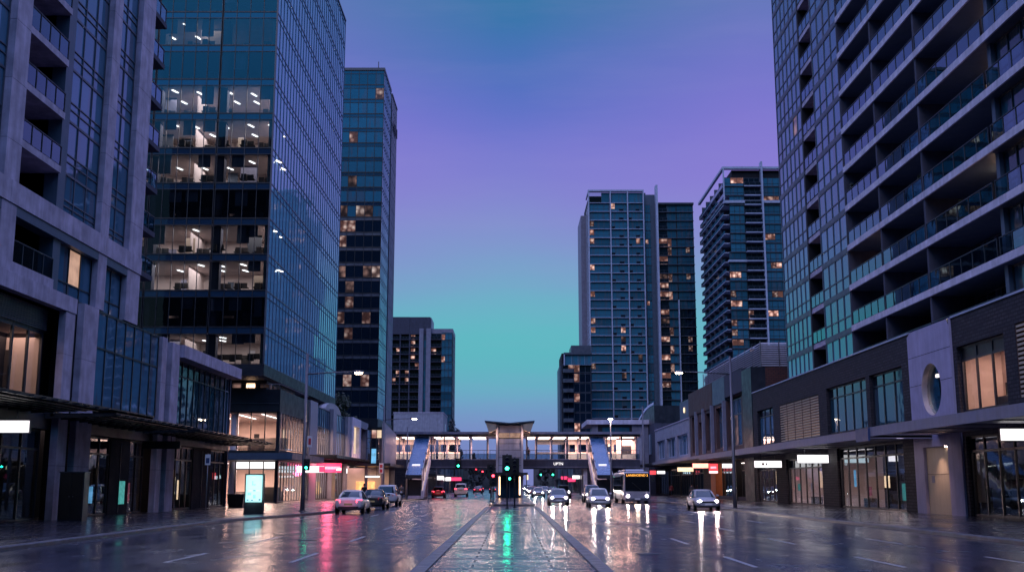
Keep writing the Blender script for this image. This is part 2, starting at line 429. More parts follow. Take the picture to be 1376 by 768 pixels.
_rc = {}
def railing(w, h=1.0, n=4, glassm='glass_rail', post='frame_dark'):
    key = (round(w, 2), h, n, glassm, post)
    if key in _rc: return _rc[key]
    b = MB()
    for i in range(n):
        x0, x1 = w * i / n + 0.03, w * (i + 1) / n - 0.03
        b.quad([(x0, 0.03, 0.06), (x1, 0.03, 0.06), (x1, 0.03, h - 0.05), (x0, 0.03, h - 0.05)], glassm)
    for i in range(n + 1):
        x = min(max(w * i / n, 0.025), w - 0.025)
        b.box(x - 0.025, x + 0.025, 0.0, 0.06, 0, h - 0.045, post)
    b.box(0, w, -0.01, 0.07, h - 0.045, h, post)
    me = b.mesh('railing'); _rc[key] = me; return me

def text_mesh(body, size, depth, mat, name):
    cu = bpy.data.curves.new(name, 'FONT'); cu.body = body; cu.size = size; cu.extrude = depth; cu.align_x = 'CENTER'; cu.align_y = 'CENTER'
    o = bpy.data.objects.new(name, cu); COL.objects.link(o)
    dg = bpy.context.evaluated_depsgraph_get(); me = bpy.data.meshes.new_from_object(o.evaluated_get(dg))
    bpy.data.objects.remove(o); me.materials.clear(); me.materials.append(M[mat]); me.name = name
    return me
def link_mesh(name, me, parent, loc, rot=(0, 0, 0)):
    o = bpy.data.objects.new(name, me); COL.objects.link(o); o.parent = parent; o.location = loc; o.rotation_euler = rot
    return o

def lamp(kind, name, loc, energy, col, rot=(0, 0, 0), size=0.2, sizey=None, spot=None, blend=0.6):
    d = bpy.data.lights.new(name, kind); d.energy = energy; d.color = col
    if kind == 'AREA':
        d.size = size
        if sizey: d.shape = 'RECTANGLE'; d.size_y = sizey
    else: d.shadow_soft_size = size
    if spot: d.spot_size = R(spot); d.spot_blend = blend
    o = bpy.data.objects.new(name, d); COL.objects.link(o); o.location = loc; o.rotation_euler = rot
    return o
# ================================================================== the setting
g = MB(); g.quad([(-900, -300, -0.06), (900, -300, -0.06), (900, 2500, -0.06), (-900, 2500, -0.06)], 'ground_dark')
struct(g.build('ground'))
g = MB(); g.quad([(-16, -30, 0), (17, -30, 0), (17, 900, 0), (-16, 900, 0)], 'asphalt_wet')
struct(g.build('road'))
KL = [(-14.0, -30), (-14.0, 54), (-13.3, 60), (-11.9, 70), (-11.55, 76), (-11.4, 400)]
KR = [(15.5, -30), (15.5, 110), (14.6, 115), (11.2, 123), (10.3, 128), (10.2, 400)]
def pavement(k, sx):
    b = MB(); inner = [(x - 0.16 * -sx, y) for x, y in k]
    far = [(sx * 34, y) for x, y in k]
    for i in range(len(k) - 1):
        b.quad([(*inner[i], 0.13), (*far[i], 0.13), (*far[i + 1], 0.13), (*inner[i + 1], 0.13)] if sx < 0 else [(*inner[i], 0.13), (*inner[i + 1], 0.13), (*far[i + 1], 0.13), (*far[i], 0.13)], 'paver_wet')
    struct(b.build('pavement'))
    b = MB()
    for i in range(len(k) - 1):
        p, q, p2, q2 = k[i], k[i + 1], inner[i], inner[i + 1]
        b.ring_loft([[(*p, -0.03), (*p2, -0.03), (*p2, 0.137), (p[0] + sx * 0.03, p[1], 0.137), (*p, 0.10)], [(*q, -0.03), (*q2, -0.03), (*q2, 0.137), (q[0] + sx * 0.03, q[1], 0.137), (*q, 0.10)]], 'kerbstone', smooth=False)
    struct(b.build('kerb'))
pavement(KL, -1); pavement(KR, 1)
# paved median: low kerbs with a dark channel, then the raised island that carries the lift
b = MB(); b.quad([(-1.72, -30, 0.075), (1.72, -30, 0.075), (1.72, 88, 0.075), (-1.72, 88, 0.075)], 'median_wet'); struct(b.build('median_pavement'))
b = MB()
for s in (-1, 1):
    for k in range(40):
        y0 = -26 + k * 2.85
        b.box(s * 1.73, s * 2.04, y0, y0 + 2.835, -0.02, 0.10, 'kerbstone')
b.box(-2.04, 2.04, 88.0, 88.3, -0.02, 0.10, 'kerbstone')
struct(b.build('median_kerb'))
b = MB(); b.prism([(-2.0, 97), (-1.6, 96.4), (1.6, 96.4), (2.0, 97), (2.0, 400), (-2.0, 400)], -0.02, 0.15, 'kerbstone'); struct(b.build('traffic_island_kerb'))
b = MB(); b.quad([(-1.82, 97.1, 0.154), (1.82, 97.1, 0.154), (1.82, 399, 0.154), (-1.82, 399, 0.154)], 'median_wet'); struct(b.build('traffic_island'))
b = MB()
def mark(x, y0, y1, w=0.12):
    b.quad([(x - w / 2, y0, 0.005), (x + w / 2, y0, 0.005), (x + w / 2, y1, 0.005), (x - w / 2, y1, 0.005)], 'road_paint')
for k in range(26):
    y = 14.0 + k * 9.6
    mark(-8.15, y + 3.0, y + 6.6); mark(-5.2, y + 3.0, y + 6.6)
    for x in (5.4, 8.7) + ((12.0,) if y < 100 else ()): mark(x, y + 1.5, y + 5.1)
mark(-11.15, 58, 61.5)
b.quad([(2.3, 92.6, 0.005), (15, 92.6, 0.005), (15, 93.0, 0.005), (2.3, 93.0, 0.005)], 'road_paint')
struct(b.build('road_markings'))
b = MB()   # tar joints and service covers in the carriageway
for x, y, r in ((-6.7, 37, 0.33), (3.6, 30, 0.33), (7.0, 52, 0.33), (-3.6, 60, 0.33)): b.disc((x, y, 0.001), r, (0, 0, 1), 'metal_dark', 20, 0.006)
struct(b.build('road_service_covers'))

# ================================================================== left: apartment block with its shop podium
XL = -22.0
def wall_boxes(b, x0, x1, y0, y1, z0, z1, openings, mat):
    """a wall along the street from y0 to y1 with rectangular openings (ya, yb, za, zb), sorted along y"""
    y = y0
    for (a, c, za, zb) in sorted(openings):
        if a > y + 1e-4: b.box(x0, x1, y, a, z0, z1, mat)
        if za > z0 + 1e-4: b.box(x0, x1, a, c, z0, za, mat)
        if zb < z1 - 1e-4: b.box(x0, x1, a, c, zb, z1, mat)
        y = c
    if y < y1 - 1e-4: b.box(x0, x1, y, y1, z0, z1, mat)

apt = thing('apartment_block', 'lilac concrete apartment block with recessed balconies over a shop podium, nearest on the left', 'building', (XL, 50, 0))
P = Parts(apt)
b = MB(); b.box(-44, -25.2, 34, 63.2, 0, 46, 'dark_core'); b.box(-25.2, -22.8, 51.9, 63.2, 11, 46, 'dark_core'); b.build('core', apt)
b = MB(); b.box(-40, -24.5, 34, 87.6, 5.6, 10.2, 'dark_core'); b.box(-40, -22.3, 34, 87.5, 10.2, 10.9, 'concrete_dark'); b.box(-40, -27.6, 34, 87.6, 0, 5.6, 'dark_core'); b.build('podium_core', apt)
LV = [10.95, 13.95] + [16.72 + 2.72 * k for k in range(11)]
def pier(y0, y1, z0, z1, x0=-22.32, x1=-21.95, mat='concrete', first=16.7, step=2.72):
    b = MB(); z = z0; nz = first
    while nz <= z: nz += step
    while z < z1 - 0.01:
        t = min(nz, z1); b.box(x0, x1, y0, y1, z, t - (0.018 if t < z1 else 0), mat); z = t; nz += step
    b.box(x0 + 0.1, x1 - 0.02, y0 + 0.02, y1 - 0.02, z0, z1 - 0.02, 'joint_dark')
    b.build('pier', apt)
for y0, y1 in ((37.6, 39), (46.0, 47.45), (57.3, 58.5), (61.75, 63.9)):
    pier(y0, y1, 14.97, 46); pier(y0, y1, 10.97, 13.93)
b = MB()
y = 36.0
for yy in (41.2, 46.7, 52.3, 57.9, 63.92): b.box(-22.6, -21.9, y, yy - 0.018, 13.95, 14.95, 'concrete'); y = yy
b.box(-22.62, -21.96, 36, 63.9, 13.5, 13.93, 'panel_slate'); b.build('concrete_band', apt)
b = MB(); b.box(-23.2, -22.12, 51.9, 52.75, 10.97, 46, 'panel_slate'); b.build('jamb_panel', apt)
# balcony bay
for k, z in enumerate(LV):
    if not seen(-22, 49, z + 1, 160) and k > 1: continue
    b = MB(); zb = z
    if k == 0: b.box(-22.15, -21.97, 47.45, 51.9, 10.97, 11.45, 'concrete')
    elif k > 1: b.box(-25.2, -22.0, 47.47, 51.88, zb, zb + 0.33, 'concrete')
    if k != 1 and b.v:
        bal = b.build('balcony', apt)
        zr = 11.47 if k == 0 else zb + 0.34
        o = link_mesh('railing', railing(4.4, 1.0, 4), bal, (-22.03 - XL, 47.48 - 50, zr), (0, 0, FACE_E))
    P.add('balcony_door', window(4.3, 2.35, 3, [1], 'glass_door', bar=0.07), -25.15, 47.5, (z + 0.35 if k != 1 else z + 1.0), FACE_E)
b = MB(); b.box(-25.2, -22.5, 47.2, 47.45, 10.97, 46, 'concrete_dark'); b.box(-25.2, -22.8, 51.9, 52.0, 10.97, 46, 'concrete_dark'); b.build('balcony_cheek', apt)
for k, z in enumerate(LV):
    if k == 0: h, z0 = 2.52, 10.98
    elif k == 1: h, z0 = 16.72 + 0.35 - 14.96, 14.96
    else: h, z0 = 2.72, z + 0.35
    rows = [0.62, 0.38, 1.7] if k else [0.7, 1.8]
    lit1 = {(1, 1): 'lit_room'} if k == 0 else ({(2, 2): 'lit_dim'} if k == 7 else None)
    for nm, y0, w, c, lt in (('window', 39.05, 6.9, 5, None), ('window', 52.77, 4.5, 3, lit1), ('window', 58.52, 3.2, 2, None)):
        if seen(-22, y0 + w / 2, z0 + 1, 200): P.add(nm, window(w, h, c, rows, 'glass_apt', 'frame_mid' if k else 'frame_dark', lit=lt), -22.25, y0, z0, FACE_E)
# balconies on the end wall, seen past the corner
for k in range(2, 13):
    z = LV[k] - 2.72 + 0.0
    if z < 11: continue
    b = MB(); b.box(-27.5, -22.0, 63.92, 66.2, z, z + 0.3, 'concrete_dark'); bal = b.build('balcony', apt)
    link_mesh('railing', railing(2.2, 1.0, 2), bal, (-22.05 - XL, 63.98 - 50, z + 0.3), (0, 0, FACE_E))
# podium upper storey
def pier2(y0, y1, z1, x1=-21.9, mat='concrete'):
    b = MB(); z = 0.13
    for t in (2.7, 5.4, 8.1, z1):
        b.box(x1 - 0.34, x1, y0 + .4, y1, z, t - 0.016, mat); z = t
    b.box(x1 - 0.3, x1 - 0.02, y0 + 0.42, y1 - 0.02, 0.13, z1 - 0.03, 'joint_dark'); b.build('column', apt)
for y0, y1, z1 in ((41.6, 43.2, 10.2), (53.1, 54.65, 10.2), (55.35, 57.75, 10.95), (68.2, 69.6, 10.95), (70.25, 72.3, 10.85)): pier2(y0, y1, z1)
b = MB(); y = 34
for yy in (40.5, 47.6, 54.72): b.box(-22.9, -21.86, y, yy - 0.016, 10.2, 10.96, 'concrete'); y = yy
b.build('cornice', apt); b = MB()
y = 72.32
for yy in (80.1, 87.9): b.box(-22.9, -21.6, y, yy - 0.016, 10.05, 10.86, 'concrete'); y = yy
b.build('cornice', apt)
b = MB(); b.box(-23.2, -22.7, 34, 53.1, 9.1, 10.2, 'frame_dark')
for k in range(11): b.box(-22.7, -22.62, 43.2, 53.1, 9.15 + k * 0.095, 9.2 + k * 0.095, 'frame_mid')
b.build('louvre', apt)
P.add('window', window(9.9, 3.5, 6, [1], 'glass_clear', 'frame_dark', bar=0.16), -22.75, 43.2, 5.6, FACE_E)
b = MB(); b.box(-27, -26.9, 34, 53.1, 5.6, 9.1, 'room_wall'); b.box(-26.9, -22.9, 53.0, 53.1, 5.6, 9.0, 'room_wall'); b.box(-25.4, -24.2, 52.94, 53.0, 6.4, 8.2, 'furniture'); b.box(-26.9, -24.4, 48.1, 48.2, 5.6, 9.0, 'room_wall'); b.box(-26.9, -23, 34, 53.1, 9.0, 9.1, 'room_wall')
for k in range(3): b.box(-24.6, -24.4, 40.6 + k * 3.9, 42.6 + k * 3.9, 8.9, 8.96, 'light_strip_office')
for k in range(4): b.box(-26.8, -26.2, 40.4 + k * 3.2, 42.0 + k * 3.2, 5.6, 6.7 + 0.4 * (k % 2), 'furniture')
b.build('upper_room', apt)
lamp('AREA', 'upper_room_light', (-24.6, 49, 8.8), 330, (1.0, 0.6, 0.46), size=3, sizey=8)
for y in (45, 60, 67, 76, 85): lamp('AREA', 'shop_light', (-25.2, y, 4.7), 22, (1.0, 0.68, 0.6), size=2, sizey=3)
b = MB(); b.box(-23.0, -22.25, 54.66, 55.7, 0.13, 10.6, 'dark_core'); b.build('recess', apt)
b = MB(); b.box(-23.0, -22.25, 69.62, 70.6, 0.13, 10.6, 'dark_core'); b.build('recess', apt)
P.add('window', window(0.7, 8.6, 1, [1, 1, 1, 1], 'glass_dark'), -22.2, 54.75, 2.0, FACE_E)
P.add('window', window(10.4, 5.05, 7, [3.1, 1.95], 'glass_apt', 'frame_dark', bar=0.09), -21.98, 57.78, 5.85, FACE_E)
P.add('window', window(14.2, 4.5, 10, [3.4, 1.0], 'glass_teal', 'frame_dark', bar=0.08, spandrel={1: 'glass_spandrel'}), -22.5, 72.32, 5.55, FACE_E)
P.add('window', window(1.1, 4.5, 1, [3.4, 1.0], 'glass_teal', 'frame_light', bar=0.08), -22.5, 86.55, 5.55, FACE_E)
b = MB(); b.box(-40, -22.4, 87.62, 87.9, 0.13, 10.05, 'concrete_dark'); b.build('end_wall', apt)
# ground floor shopfronts
b = MB(); b.box(-27.6, -27.5, 34, 87.5, 0.13, 5.0, 'room_dark'); b.box(-27.5, -22.9, 34, 87.5, 4.9, 5.0, 'room_dark')
for k in range(9):
    y = 41 + k * 5.2
    b.box(-26.8, -25.6, y, y + 1.6, 0.13, 1.2, 'furniture'); b.box(-27.45, -27.2, y + 1.9, y + 3.9, 0.9, 2.3, 'interior_orange' if k in (4,) else ('interior_glow' if k % 3 == 0 else 'furniture'))
for k in range(6): b.box(-24.4, -24.25, 43 + k * 7.4, 44.2 + k * 7.4, 4.82, 4.88, 'light_strip_office')
b.build('shop_interior', apt)
for y0, w, c in ((43.2, 9.9, 5), (57.78, 4.6, 3), (65.6, 2.6, 2), (72.32, 6.3, 5), (83.3, 4.2, 3)):
    P.add('shopfront', window(w, 4.2, c, [3.3, 0.9], 'glass_shop', 'frame_dark', bar=0.10, spandrel={1: 'glass_spandrel'}), -22.55, y0, 0.15, FACE_E)
for y0, w in ((62.4, 3.2), (78.65, 4.6)):
    b = MB(); b.box(-23.4, -22.5, y0, y0 + w, 0.13, 4.35, 'door_dark'); b.box(-22.5, -22.46, y0 + w * 0.5 - 0.02, y0 + w * 0.5 + 0.02, 0.2, 4.2, 'frame_mid'); b.build('door_panel', apt)
b = MB(); b.box(-23.0, -22.3, 34, 87.5, 4.4, 5.55, 'frame_dark'); b.build('transom_band', apt)
rg = random.Random(5)
for y, z, w, h, m in ((64.0, .7, .9, 1.3, 'teal_poster'), (46.5, .9, .7, 1.0, 'rose_poster'), (48.2, 2.2, 1.2, .3, 'lightbox_white'), (59.2, 2.3, 1.1, .25, 'lightbox_warm'), (60.6, .8, .6, .9, 'cool_glow'), (66.4, .8, .7, 1.1, 'rose_poster'), (73.2, 1.0, .6, 1.4, 'interior_glow'), (75.4, 2.3, .5, .5, 'interior_orange'), (76.6, .8, .7, 1.3, 'lightbox_warm'), (84.0, .9, .7, 1.2, 'interior_glow'), (85.6, 2.2, .8, .5, 'lightbox_red')):
    b = MB(); x = -22.44 if 62.4 < y < 65.6 else -22.9; b.box(x - .03, x, y, y + w, z, z + h, m); b.build('poster', apt)
# steel and glass awnings with louvre fins
for y0, y1, z in ((36, 51.1, 5.16), (52.6, 65.4, 5.0), (66.8, 79.6, 4.94), (80.4, 87.2, 4.88)):
    b = MB()
    b.box(-22.3, -18.85, y0, y1, z + 0.10, z + 0.14, 'glass_spandrel')
    b.box(-18.9, -18.8, y0, y1, z + 0.02, z + 0.15, 'metal_dark'); b.box(-21.95, -21.8, y0, y1, z - 0.02, z + 0.22, 'metal_dark')
    n = int((y1 - y0) / 1.15)
    for k in range(n + 1):
        y = y0 + (y1 - y0 - 0.08) * k / n
        b.ring_loft([[(-22.2, y, z - 0.12), (-22.2, y + 0.06, z - 0.12), (-22.2, y + 0.06, z + 0.09), (-22.2, y, z + 0.09)], [(-18.6, y, z + 0.02), (-18.6, y + 0.06, z + 0.02), (-18.6, y + 0.06, z + 0.09), (-18.6, y, z + 0.09)]], 'metal_dark', smooth=False)
    for k in range(5): b.box(-21.4 + k * 0.55, -21.28 + k * 0.55, y0 + 0.05, y1 - 0.05, z - 0.06, z - 0.02, 'metal_dark')
    b.build('awning', apt)
P.done()

# ================================================================== left: glass office tower
XT = -22.6
off = thing('office_tower', 'broad blue glass office tower with lit open-plan floors and a pale mirror-like street side', 'building', (XT, 100, 0))
P = Parts(off)
FZ = [12.6 + 3.41 * k for k in range(15)]; TOP = 62.5
b = MB(); b.box(-50, -29, 108.2, 141, 12, 62, 'dark_core'); b.box(-29, -22.85, 108.2, 140.8, 12, 62, 'dark_core'); b.build('core', off)
b = MB(); b.box(-50, XT + 0.02, 99.98, 141.2, 11.55, 12.58, 'frame_dark'); b.box(-49.9, XT - 0.3, 100.2, 141, 11.5, 11.55, 'soffit'); b.build('soffit_band', off)
b = MB(); b.box(-50, XT + 0.05, 99.95, 141.2, 63.75, 63.95, 'frame_mid'); b.build('parapet', off)
LITF = {0: 1, 2: 1, 3: 1, 5: 1, 6: 1, 7: 1, 9: 1, 1: 0, 4: 0, 8: 0}
rg = random.Random(11)
for k, z in enumerate(FZ):
    lit = LITF.get(k, 0)
    if k < 11:
        b = MB()   # the floor behind the glass: slab, ceiling, back wall, partitions, desks, ceiling lights
        b.box(-41, -22.9, 100.35, 108.1, z - 0.35, z, 'room_dark')
        wm = 'room_wall' if lit else 'room_dark'  # unlit floors: the darkness is put into the wall colour
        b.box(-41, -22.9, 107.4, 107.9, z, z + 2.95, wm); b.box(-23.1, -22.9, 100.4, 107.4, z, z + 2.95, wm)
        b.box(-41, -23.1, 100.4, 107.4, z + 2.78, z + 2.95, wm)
        for x in (-27.75, -34.0):
            b.box(x - 0.45, x + 0.45, 100.75, 101.6, z, z + 2.78, 'concrete_dark')
        for q in range(9):
            x = -39.5 + q * 1.9 + rg.uniform(-.4, .4)
            if rg.random() < 0.8:
                yb = rg.uniform(100.9, 103)
                b.box(x, x + 1.4, yb, yb + 0.7, z + 0.66, z + 0.72, 'furniture'); b.box(x + 0.1, x + 1.3, yb + 0.3, yb + 0.36, z + 0.72, z + 1.15, 'furniture'); b.box(x + 0.3, x + 0.8, yb - 0.5, yb - 0.05, z + 0.4, z + 1.02, 'furniture')
                b.box(x + 0.5, x + 0.9, yb + 0.15, yb + 0.2, z + 0.82, z + 1.12, 'black_plastic')
        for q in range(9):
            x = -39.5 + q * 1.9 + rg.uniform(-.8, .8); yq = rg.uniform(102.6, 106.8)
            if rg.random() < 0.75: b.box(x, x + rg.uniform(.4, 1.7), yq, yq + .1, z, z + rg.choice((.9, 1.3, 1.9, 2.2, 2.77)), rg.choice(('furniture', 'panel_grey', 'panel_slate', 'door_beige', 'frame_dark')))
            if rg.random() < 0.35: b.box(x, x + .6, 107.3, 107.38, z + 1.2, z + 2.1, rg.choice(('frame_dark', 'panel_slate', 'sign_white')))
            if rg.random() < 0.5: b.box(x, x + 1.15, 100.5, 100.53, z + rg.uniform(.9, 2.0), z + 2.78, 'panel_grey')
        for x in (-30.6, -37.0):
            b.box(x - .05, x + .05, 102.5, 107.4, z, z + 2.78, wm)
        if lit:
            for q in range(8):
                for yy in (101.2 + rg.random(), 104.4):
                    x = -40 + q * 2.3 + rg.uniform(0, 1.3)
                    if rg.random() < 0.72 and (k != 9 or x < -30): b.ring_loft([[(x, yy, z + 2.70), (x + 0.16, yy, z + 2.70), (x + 0.16, yy, z + 2.76), (x, yy, z + 2.76)], [(x + 0.3, yy + .8, z + 2.70), (x + 0.46, yy + .8, z + 2.70), (x + 0.46, yy + .8, z + 2.76), (x + 0.3, yy + .8, z + 2.76)]], 'light_strip_office', smooth=False)
            lx = -31.5 if k != 9 else -34.5
            e = (480, 0, 620, 560, 0, 560, 620, 560, 0, 260)[k]
            for bx, sz in ((-25.3, 4.4), (-31.0, 5.2), (-36.8, 5.4)):
                if k == 9 and bx > -28: continue
                lamp('AREA', 'office_ceiling_light', (bx, 103.4, z + 2.6), e * rg.choice((.34, .5, .62, .8)), (1.0, 0.77, 0.72), size=sz, sizey=5)
        elif k in (1, 4): 
            for q in range(3): b.box(-39 + q * 5.4, -38.0 + q * 5.4, 106.5, 106.6, z + 1.8, z + 2.0, 'lit_dim')
        b.build('office_floor', off)
    gl = 'glass_office' if k < 11 else 'glass_curtain'
    for x0, w, c in ((-27.85, 5.2, 4), (-33.95, 6.0, 5), (-40.05, 6.0, 5), (-50, 9.9, 8)):
        P.add('window', window(w, 3.40, c, [2.78, 0.62], gl, 'frame_dark', bar=0.055, spandrel={1: 'glass_curtain'}, tilt=0.002, edge=0.05), x0, 100.02, z + 0.002, FRONT)
    for q in range(4):
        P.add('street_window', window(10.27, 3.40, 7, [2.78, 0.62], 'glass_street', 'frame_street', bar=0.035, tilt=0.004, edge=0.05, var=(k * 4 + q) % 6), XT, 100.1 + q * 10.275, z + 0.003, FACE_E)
b = MB(); b.box(XT - 0.12, XT + 0.03, 99.97, 100.12, 12.6, 63.8, 'frame_mid'); b.build('corner_post', off)
P.done()

# ---- the shop building under and beside it
XS = -21.6
shop = thing('corner_shop_building', 'corner shop building with warmly lit glass front beneath the broad glass office tower', 'building', (XS, 103, 0))
P = Parts(shop)
b = MB(); b.box(-27.0, XS, 102.9, 118.0, 8.5, 10.55, 'frame_dark'); b.box(-26.9, XS - 0.1, 102.8, 103.0, 9.2, 9.25, 'frame_mid'); b.build('fascia', shop)
b = MB(); b.box(-40, -30.5, 103.4, 118, 0, 11.5, 'dark_core'); b.box(-30.5, -27.0, 103.4, 103.8, 0, 11.5, 'panel_slate'); b.build('core', shop)
for z0, h, rows in ((5.0, 3.5, [1]), (0.2, 3.75, [3.0, 0.75])):
    P.add('window', window(3.9, h, 3, rows, 'glass_clear', 'frame_dark', bar=0.09, spandrel={1: 'lightbox_white'} if z0 < 1 else None), -25.55, 103.0, z0, FRONT)
    P.add('window', window(14.6, h, 11, rows, 'glass_clear', 'frame_mid', bar=0.08), XS, 103.3, z0, FACE_E)
b = MB()
for x in (-26.6, -21.75): b.box(x - 0.16, x + 0.16, 103.05, 103.4, 0.13, 8.5, 'frame_dark')
b.tube([(-26.0, 103.9, 0.13), (-26.0, 103.9, 8.5)], 0.38, 'concrete_pale', 20); b.build('column', shop)
b = MB(); b.box(-30.4, XS - 0.05, 103.2, 117.9, 4.0, 4.95, 'room_dark')
for z0, z1 in ((4.95, 8.45), (0.13, 4.0)):
    b.box(-30.4, -21.8, 117.7, 117.9, z0, z1, 'room_wall'); b.box(-30.4, -30.2, 103.4, 117.7, z0, z1, 'room_wall'); b.box(-30.2, -21.8, 103.4, 117.7, z1 - 0.1, z1, 'room_wall')
    for q in range(7): b.box(-29.6 + q * 1.2, -29.45 + q * 1.2, 104.2, 112, z1 - 0.16, z1 - 0.12, 'light_strip_office' if q % 2 else 'room_wall')
    for q in range(6):
        x, y = rg.uniform(-29, -23), rg.uniform(105, 114); b.box(x, x + 1.5, y, y + 0.6, z0, z0 + rg.uniform(0.8, 1.5), 'furniture')
    b.box(-25.2, -23.6, 106.0, 106.2, z0, z0 + 1.15, 'furniture'); b.box(-24.6, -24.1, 105.9, 106.0, z0 + 1.2, z0 + 1.6, 'black_plastic')
b.build('interior', shop)
lamp('AREA', 'shop_upper_light', (-26, 108.5, 8.2), 7000, (1.0, 0.58, 0.42), size=7, sizey=7)
lamp('AREA', 'shop_lower_light', (-26, 108.5, 3.8), 6500, (1.0, 0.60, 0.44), size=7, sizey=7)
b = MB(); b.box(-27.2, -19.9, 100.9, 118.0, 4.05, 4.62, 'panel_slate'); b.box(-27.1, -20.0, 101.0, 118.0, 4.0, 4.05, 'soffit'); b.build('awning', shop)
b = MB(); b.box(-30, -23.2, 104.2, 118, 10.56, 11.5, 'frame_dark')
for q in range(5): b.box(-29 + q * 1.3, -28.2 + q * 1.3, 104.1, 104.18, 10.8, 11.2, 'strip_warm' if q % 2 else 'lit_dim')
for q in range(6): b.box(-23.19, -23.12, 105 + q * 2.1, 106 + q * 2.1, 10.8, 11.2, 'lit_dim')
b.tube([(-26.8, 103.1, 11.05), (XS - 0.1, 103.1, 11.05), (XS - 0.1, 117.8, 11.05)], 0.03, 'metal_grey', 6)
for q in range(8): b.tube([(-26.8 + q * 0.72, 103.1, 10.55), (-26.8 + q * 0.72, 103.1, 11.05)], 0.02, 'metal_grey', 6)
b.build('roof_terrace', shop)
P.done()

# ---- retail strip further along
XRt = -22.0
ret = thing('retail_building', 'long two storey retail building with pale metal piers left of the parked cars', 'building', (XRt, 140, 0))
P = Parts(ret)
b = MB(); b.box(-40, -26.5, 118.3, 176, 0, 10.4, 'dark_core'); b.box(-40, -22.2, 118.3, 176, 10.2, 10.5, 'metal_dark'); b.build('core', ret)
for y0, y1, x1, z1, m in ((118.2, 122.6, -21.5, 10.7, 'cladding_light'), (134.0, 136.6, -21.6, 10.8, 'cladding_light'), (146.2, 148.0, -21.6, 10.6, 'cladding_light')):
    b = MB(); n = max(2, int((y1 - y0) / 0.9))
    for k in range(n): b.box(-24, x1, y0 + (y1 - y0) * k / n, y0 + (y1 - y0) * (k + 1) / n - 0.03, 0.13, z1, m)
    b.build('pier', ret)
for y0, w, c in ((122.65, 11.3, 8), (136.65, 9.5, 7), (165.2, 8.0, 5)):
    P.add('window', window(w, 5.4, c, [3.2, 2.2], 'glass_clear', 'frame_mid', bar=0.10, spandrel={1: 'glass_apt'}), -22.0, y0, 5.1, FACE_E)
    P.add('shopfront', window(w, 4.2, c, [3.4, 0.8], 'glass_shop', 'frame_dark', bar=0.09), -22.2, y0, 0.15, FACE_E)
P.add('shopfront', window(17, 4.2, 10, [3.4, 0.8], 'glass_shop', 'frame_dark', bar=0.10), -22.2, 148.1, 0.15, FACE_E)
b = MB()   # cream lit box window and grey portal frame
wall_boxes(b, -24.5, -21.3, 148.05, 156.6, 5.1, 10.7, [(149.6, 155.2, 5.9, 9.6)], 'concrete_pale')
b.box(-21.9, -21.8, 149.6, 155.2, 5.9, 9.6, 'cream_glow'); b.box(-21.8, -21.7, 152.3, 152.45, 5.9, 9.6, 'frame_light'); b.build('box_window', ret)
b = MB(); wall_boxes(b, -24.5, -21.4, 156.65, 165.1, 5.1, 10.7, [(157.4, 163.6, 5.1, 9.7)], 'panel_grey')
b.build('portal_frame', ret)
P.add('window', window(6.2, 4.6, 5, [1], 'glass_clear', 'frame_mid', bar=0.1), -22.4, 157.4, 5.1, FACE_E)
b = MB(); b.box(-26.5, -26.4, 118.3, 176, 0.13, 10.2, 'room_wall'); b.box(-26.4, -22.2, 118.3, 176, 4.6, 5.0, 'room_dark'); b.box(-26.4, -22.3, 118.3, 176, 8.6, 8.7, 'room_dark')
for k in range(19):
    y = 119.5 + k * 2.9
    for z in (6.2, 7.7): b.box(-25.9, -25.8, y, y + 2.0, z, z + 0.14, 'strip_warm')
    b.box(-25.6, -25.0, y, y + 1.9, 5.0, 6.0, 'furniture')
    b.box(-26.38, -26.0, y, y + 1.4, 0.5, 2.6, ('interior_glow', 'interior_orange', 'furniture', 'interior_glow', 'lit_warm')[k % 5])
    b.box(-24.8, -24.0, y + 0.4, y + 1.6, 0.13, 1.1, 'furniture')
    if k % 2 == 0: b.box(-24.4, -24.2, y, y + 1.6, 4.45, 4.5, 'light_strip_office')
b.build('interior', ret)
b = MB(); b.box(-22.3, -18.6, 118.4, 146, 4.62, 4.92, 'metal_dark'); b.box(-22.3, -18.2, 146, 176, 4.45, 4.75, 'metal_dark')
for k in range(40): b.box(-22.2, -18.5, 118.5 + k * 1.4, 118.56 + k * 1.4, 4.3 if k > 19 else 4.45, 4.45 if k > 19 else 4.62, 'metal_dark')
b.build('awning', ret)
for q in range(12):
    y = 119 + q * 3.3 + rg.uniform(0, 1.5); z = rg.uniform(.6, 2.2); b = MB(); b.box(-22.7, -22.66, y, y + rg.uniform(.4, 1.2), z, z + rg.uniform(.4, 1.2), rg.choice(('rose_poster', 'interior_glow', 'lightbox_warm', 'cool_glow', 'sign_white', 'interior_orange'))); b.build('poster', ret)
b = MB(); b.tube([(-23.5, 138, 10.5), (-23.5, 138, 11.0)], 0.1, 'metal_grey', 8)
for k in range(12):
    pass
b.ring_loft([[(-24.5 + 2.4 * 0, 137 + 6 * math.cos(a), 10.5 + 1.15 * math.sin(a)) for a in [PI * q / 12 for q in range(13)]], [(-22.1, 137 + 6 * math.cos(a), 10.5 + 1.15 * math.sin(a)) for a in [PI * q / 12 for q in range(13)]]], 'cladding_light')
b.build('roof_vault', ret)
P.done()

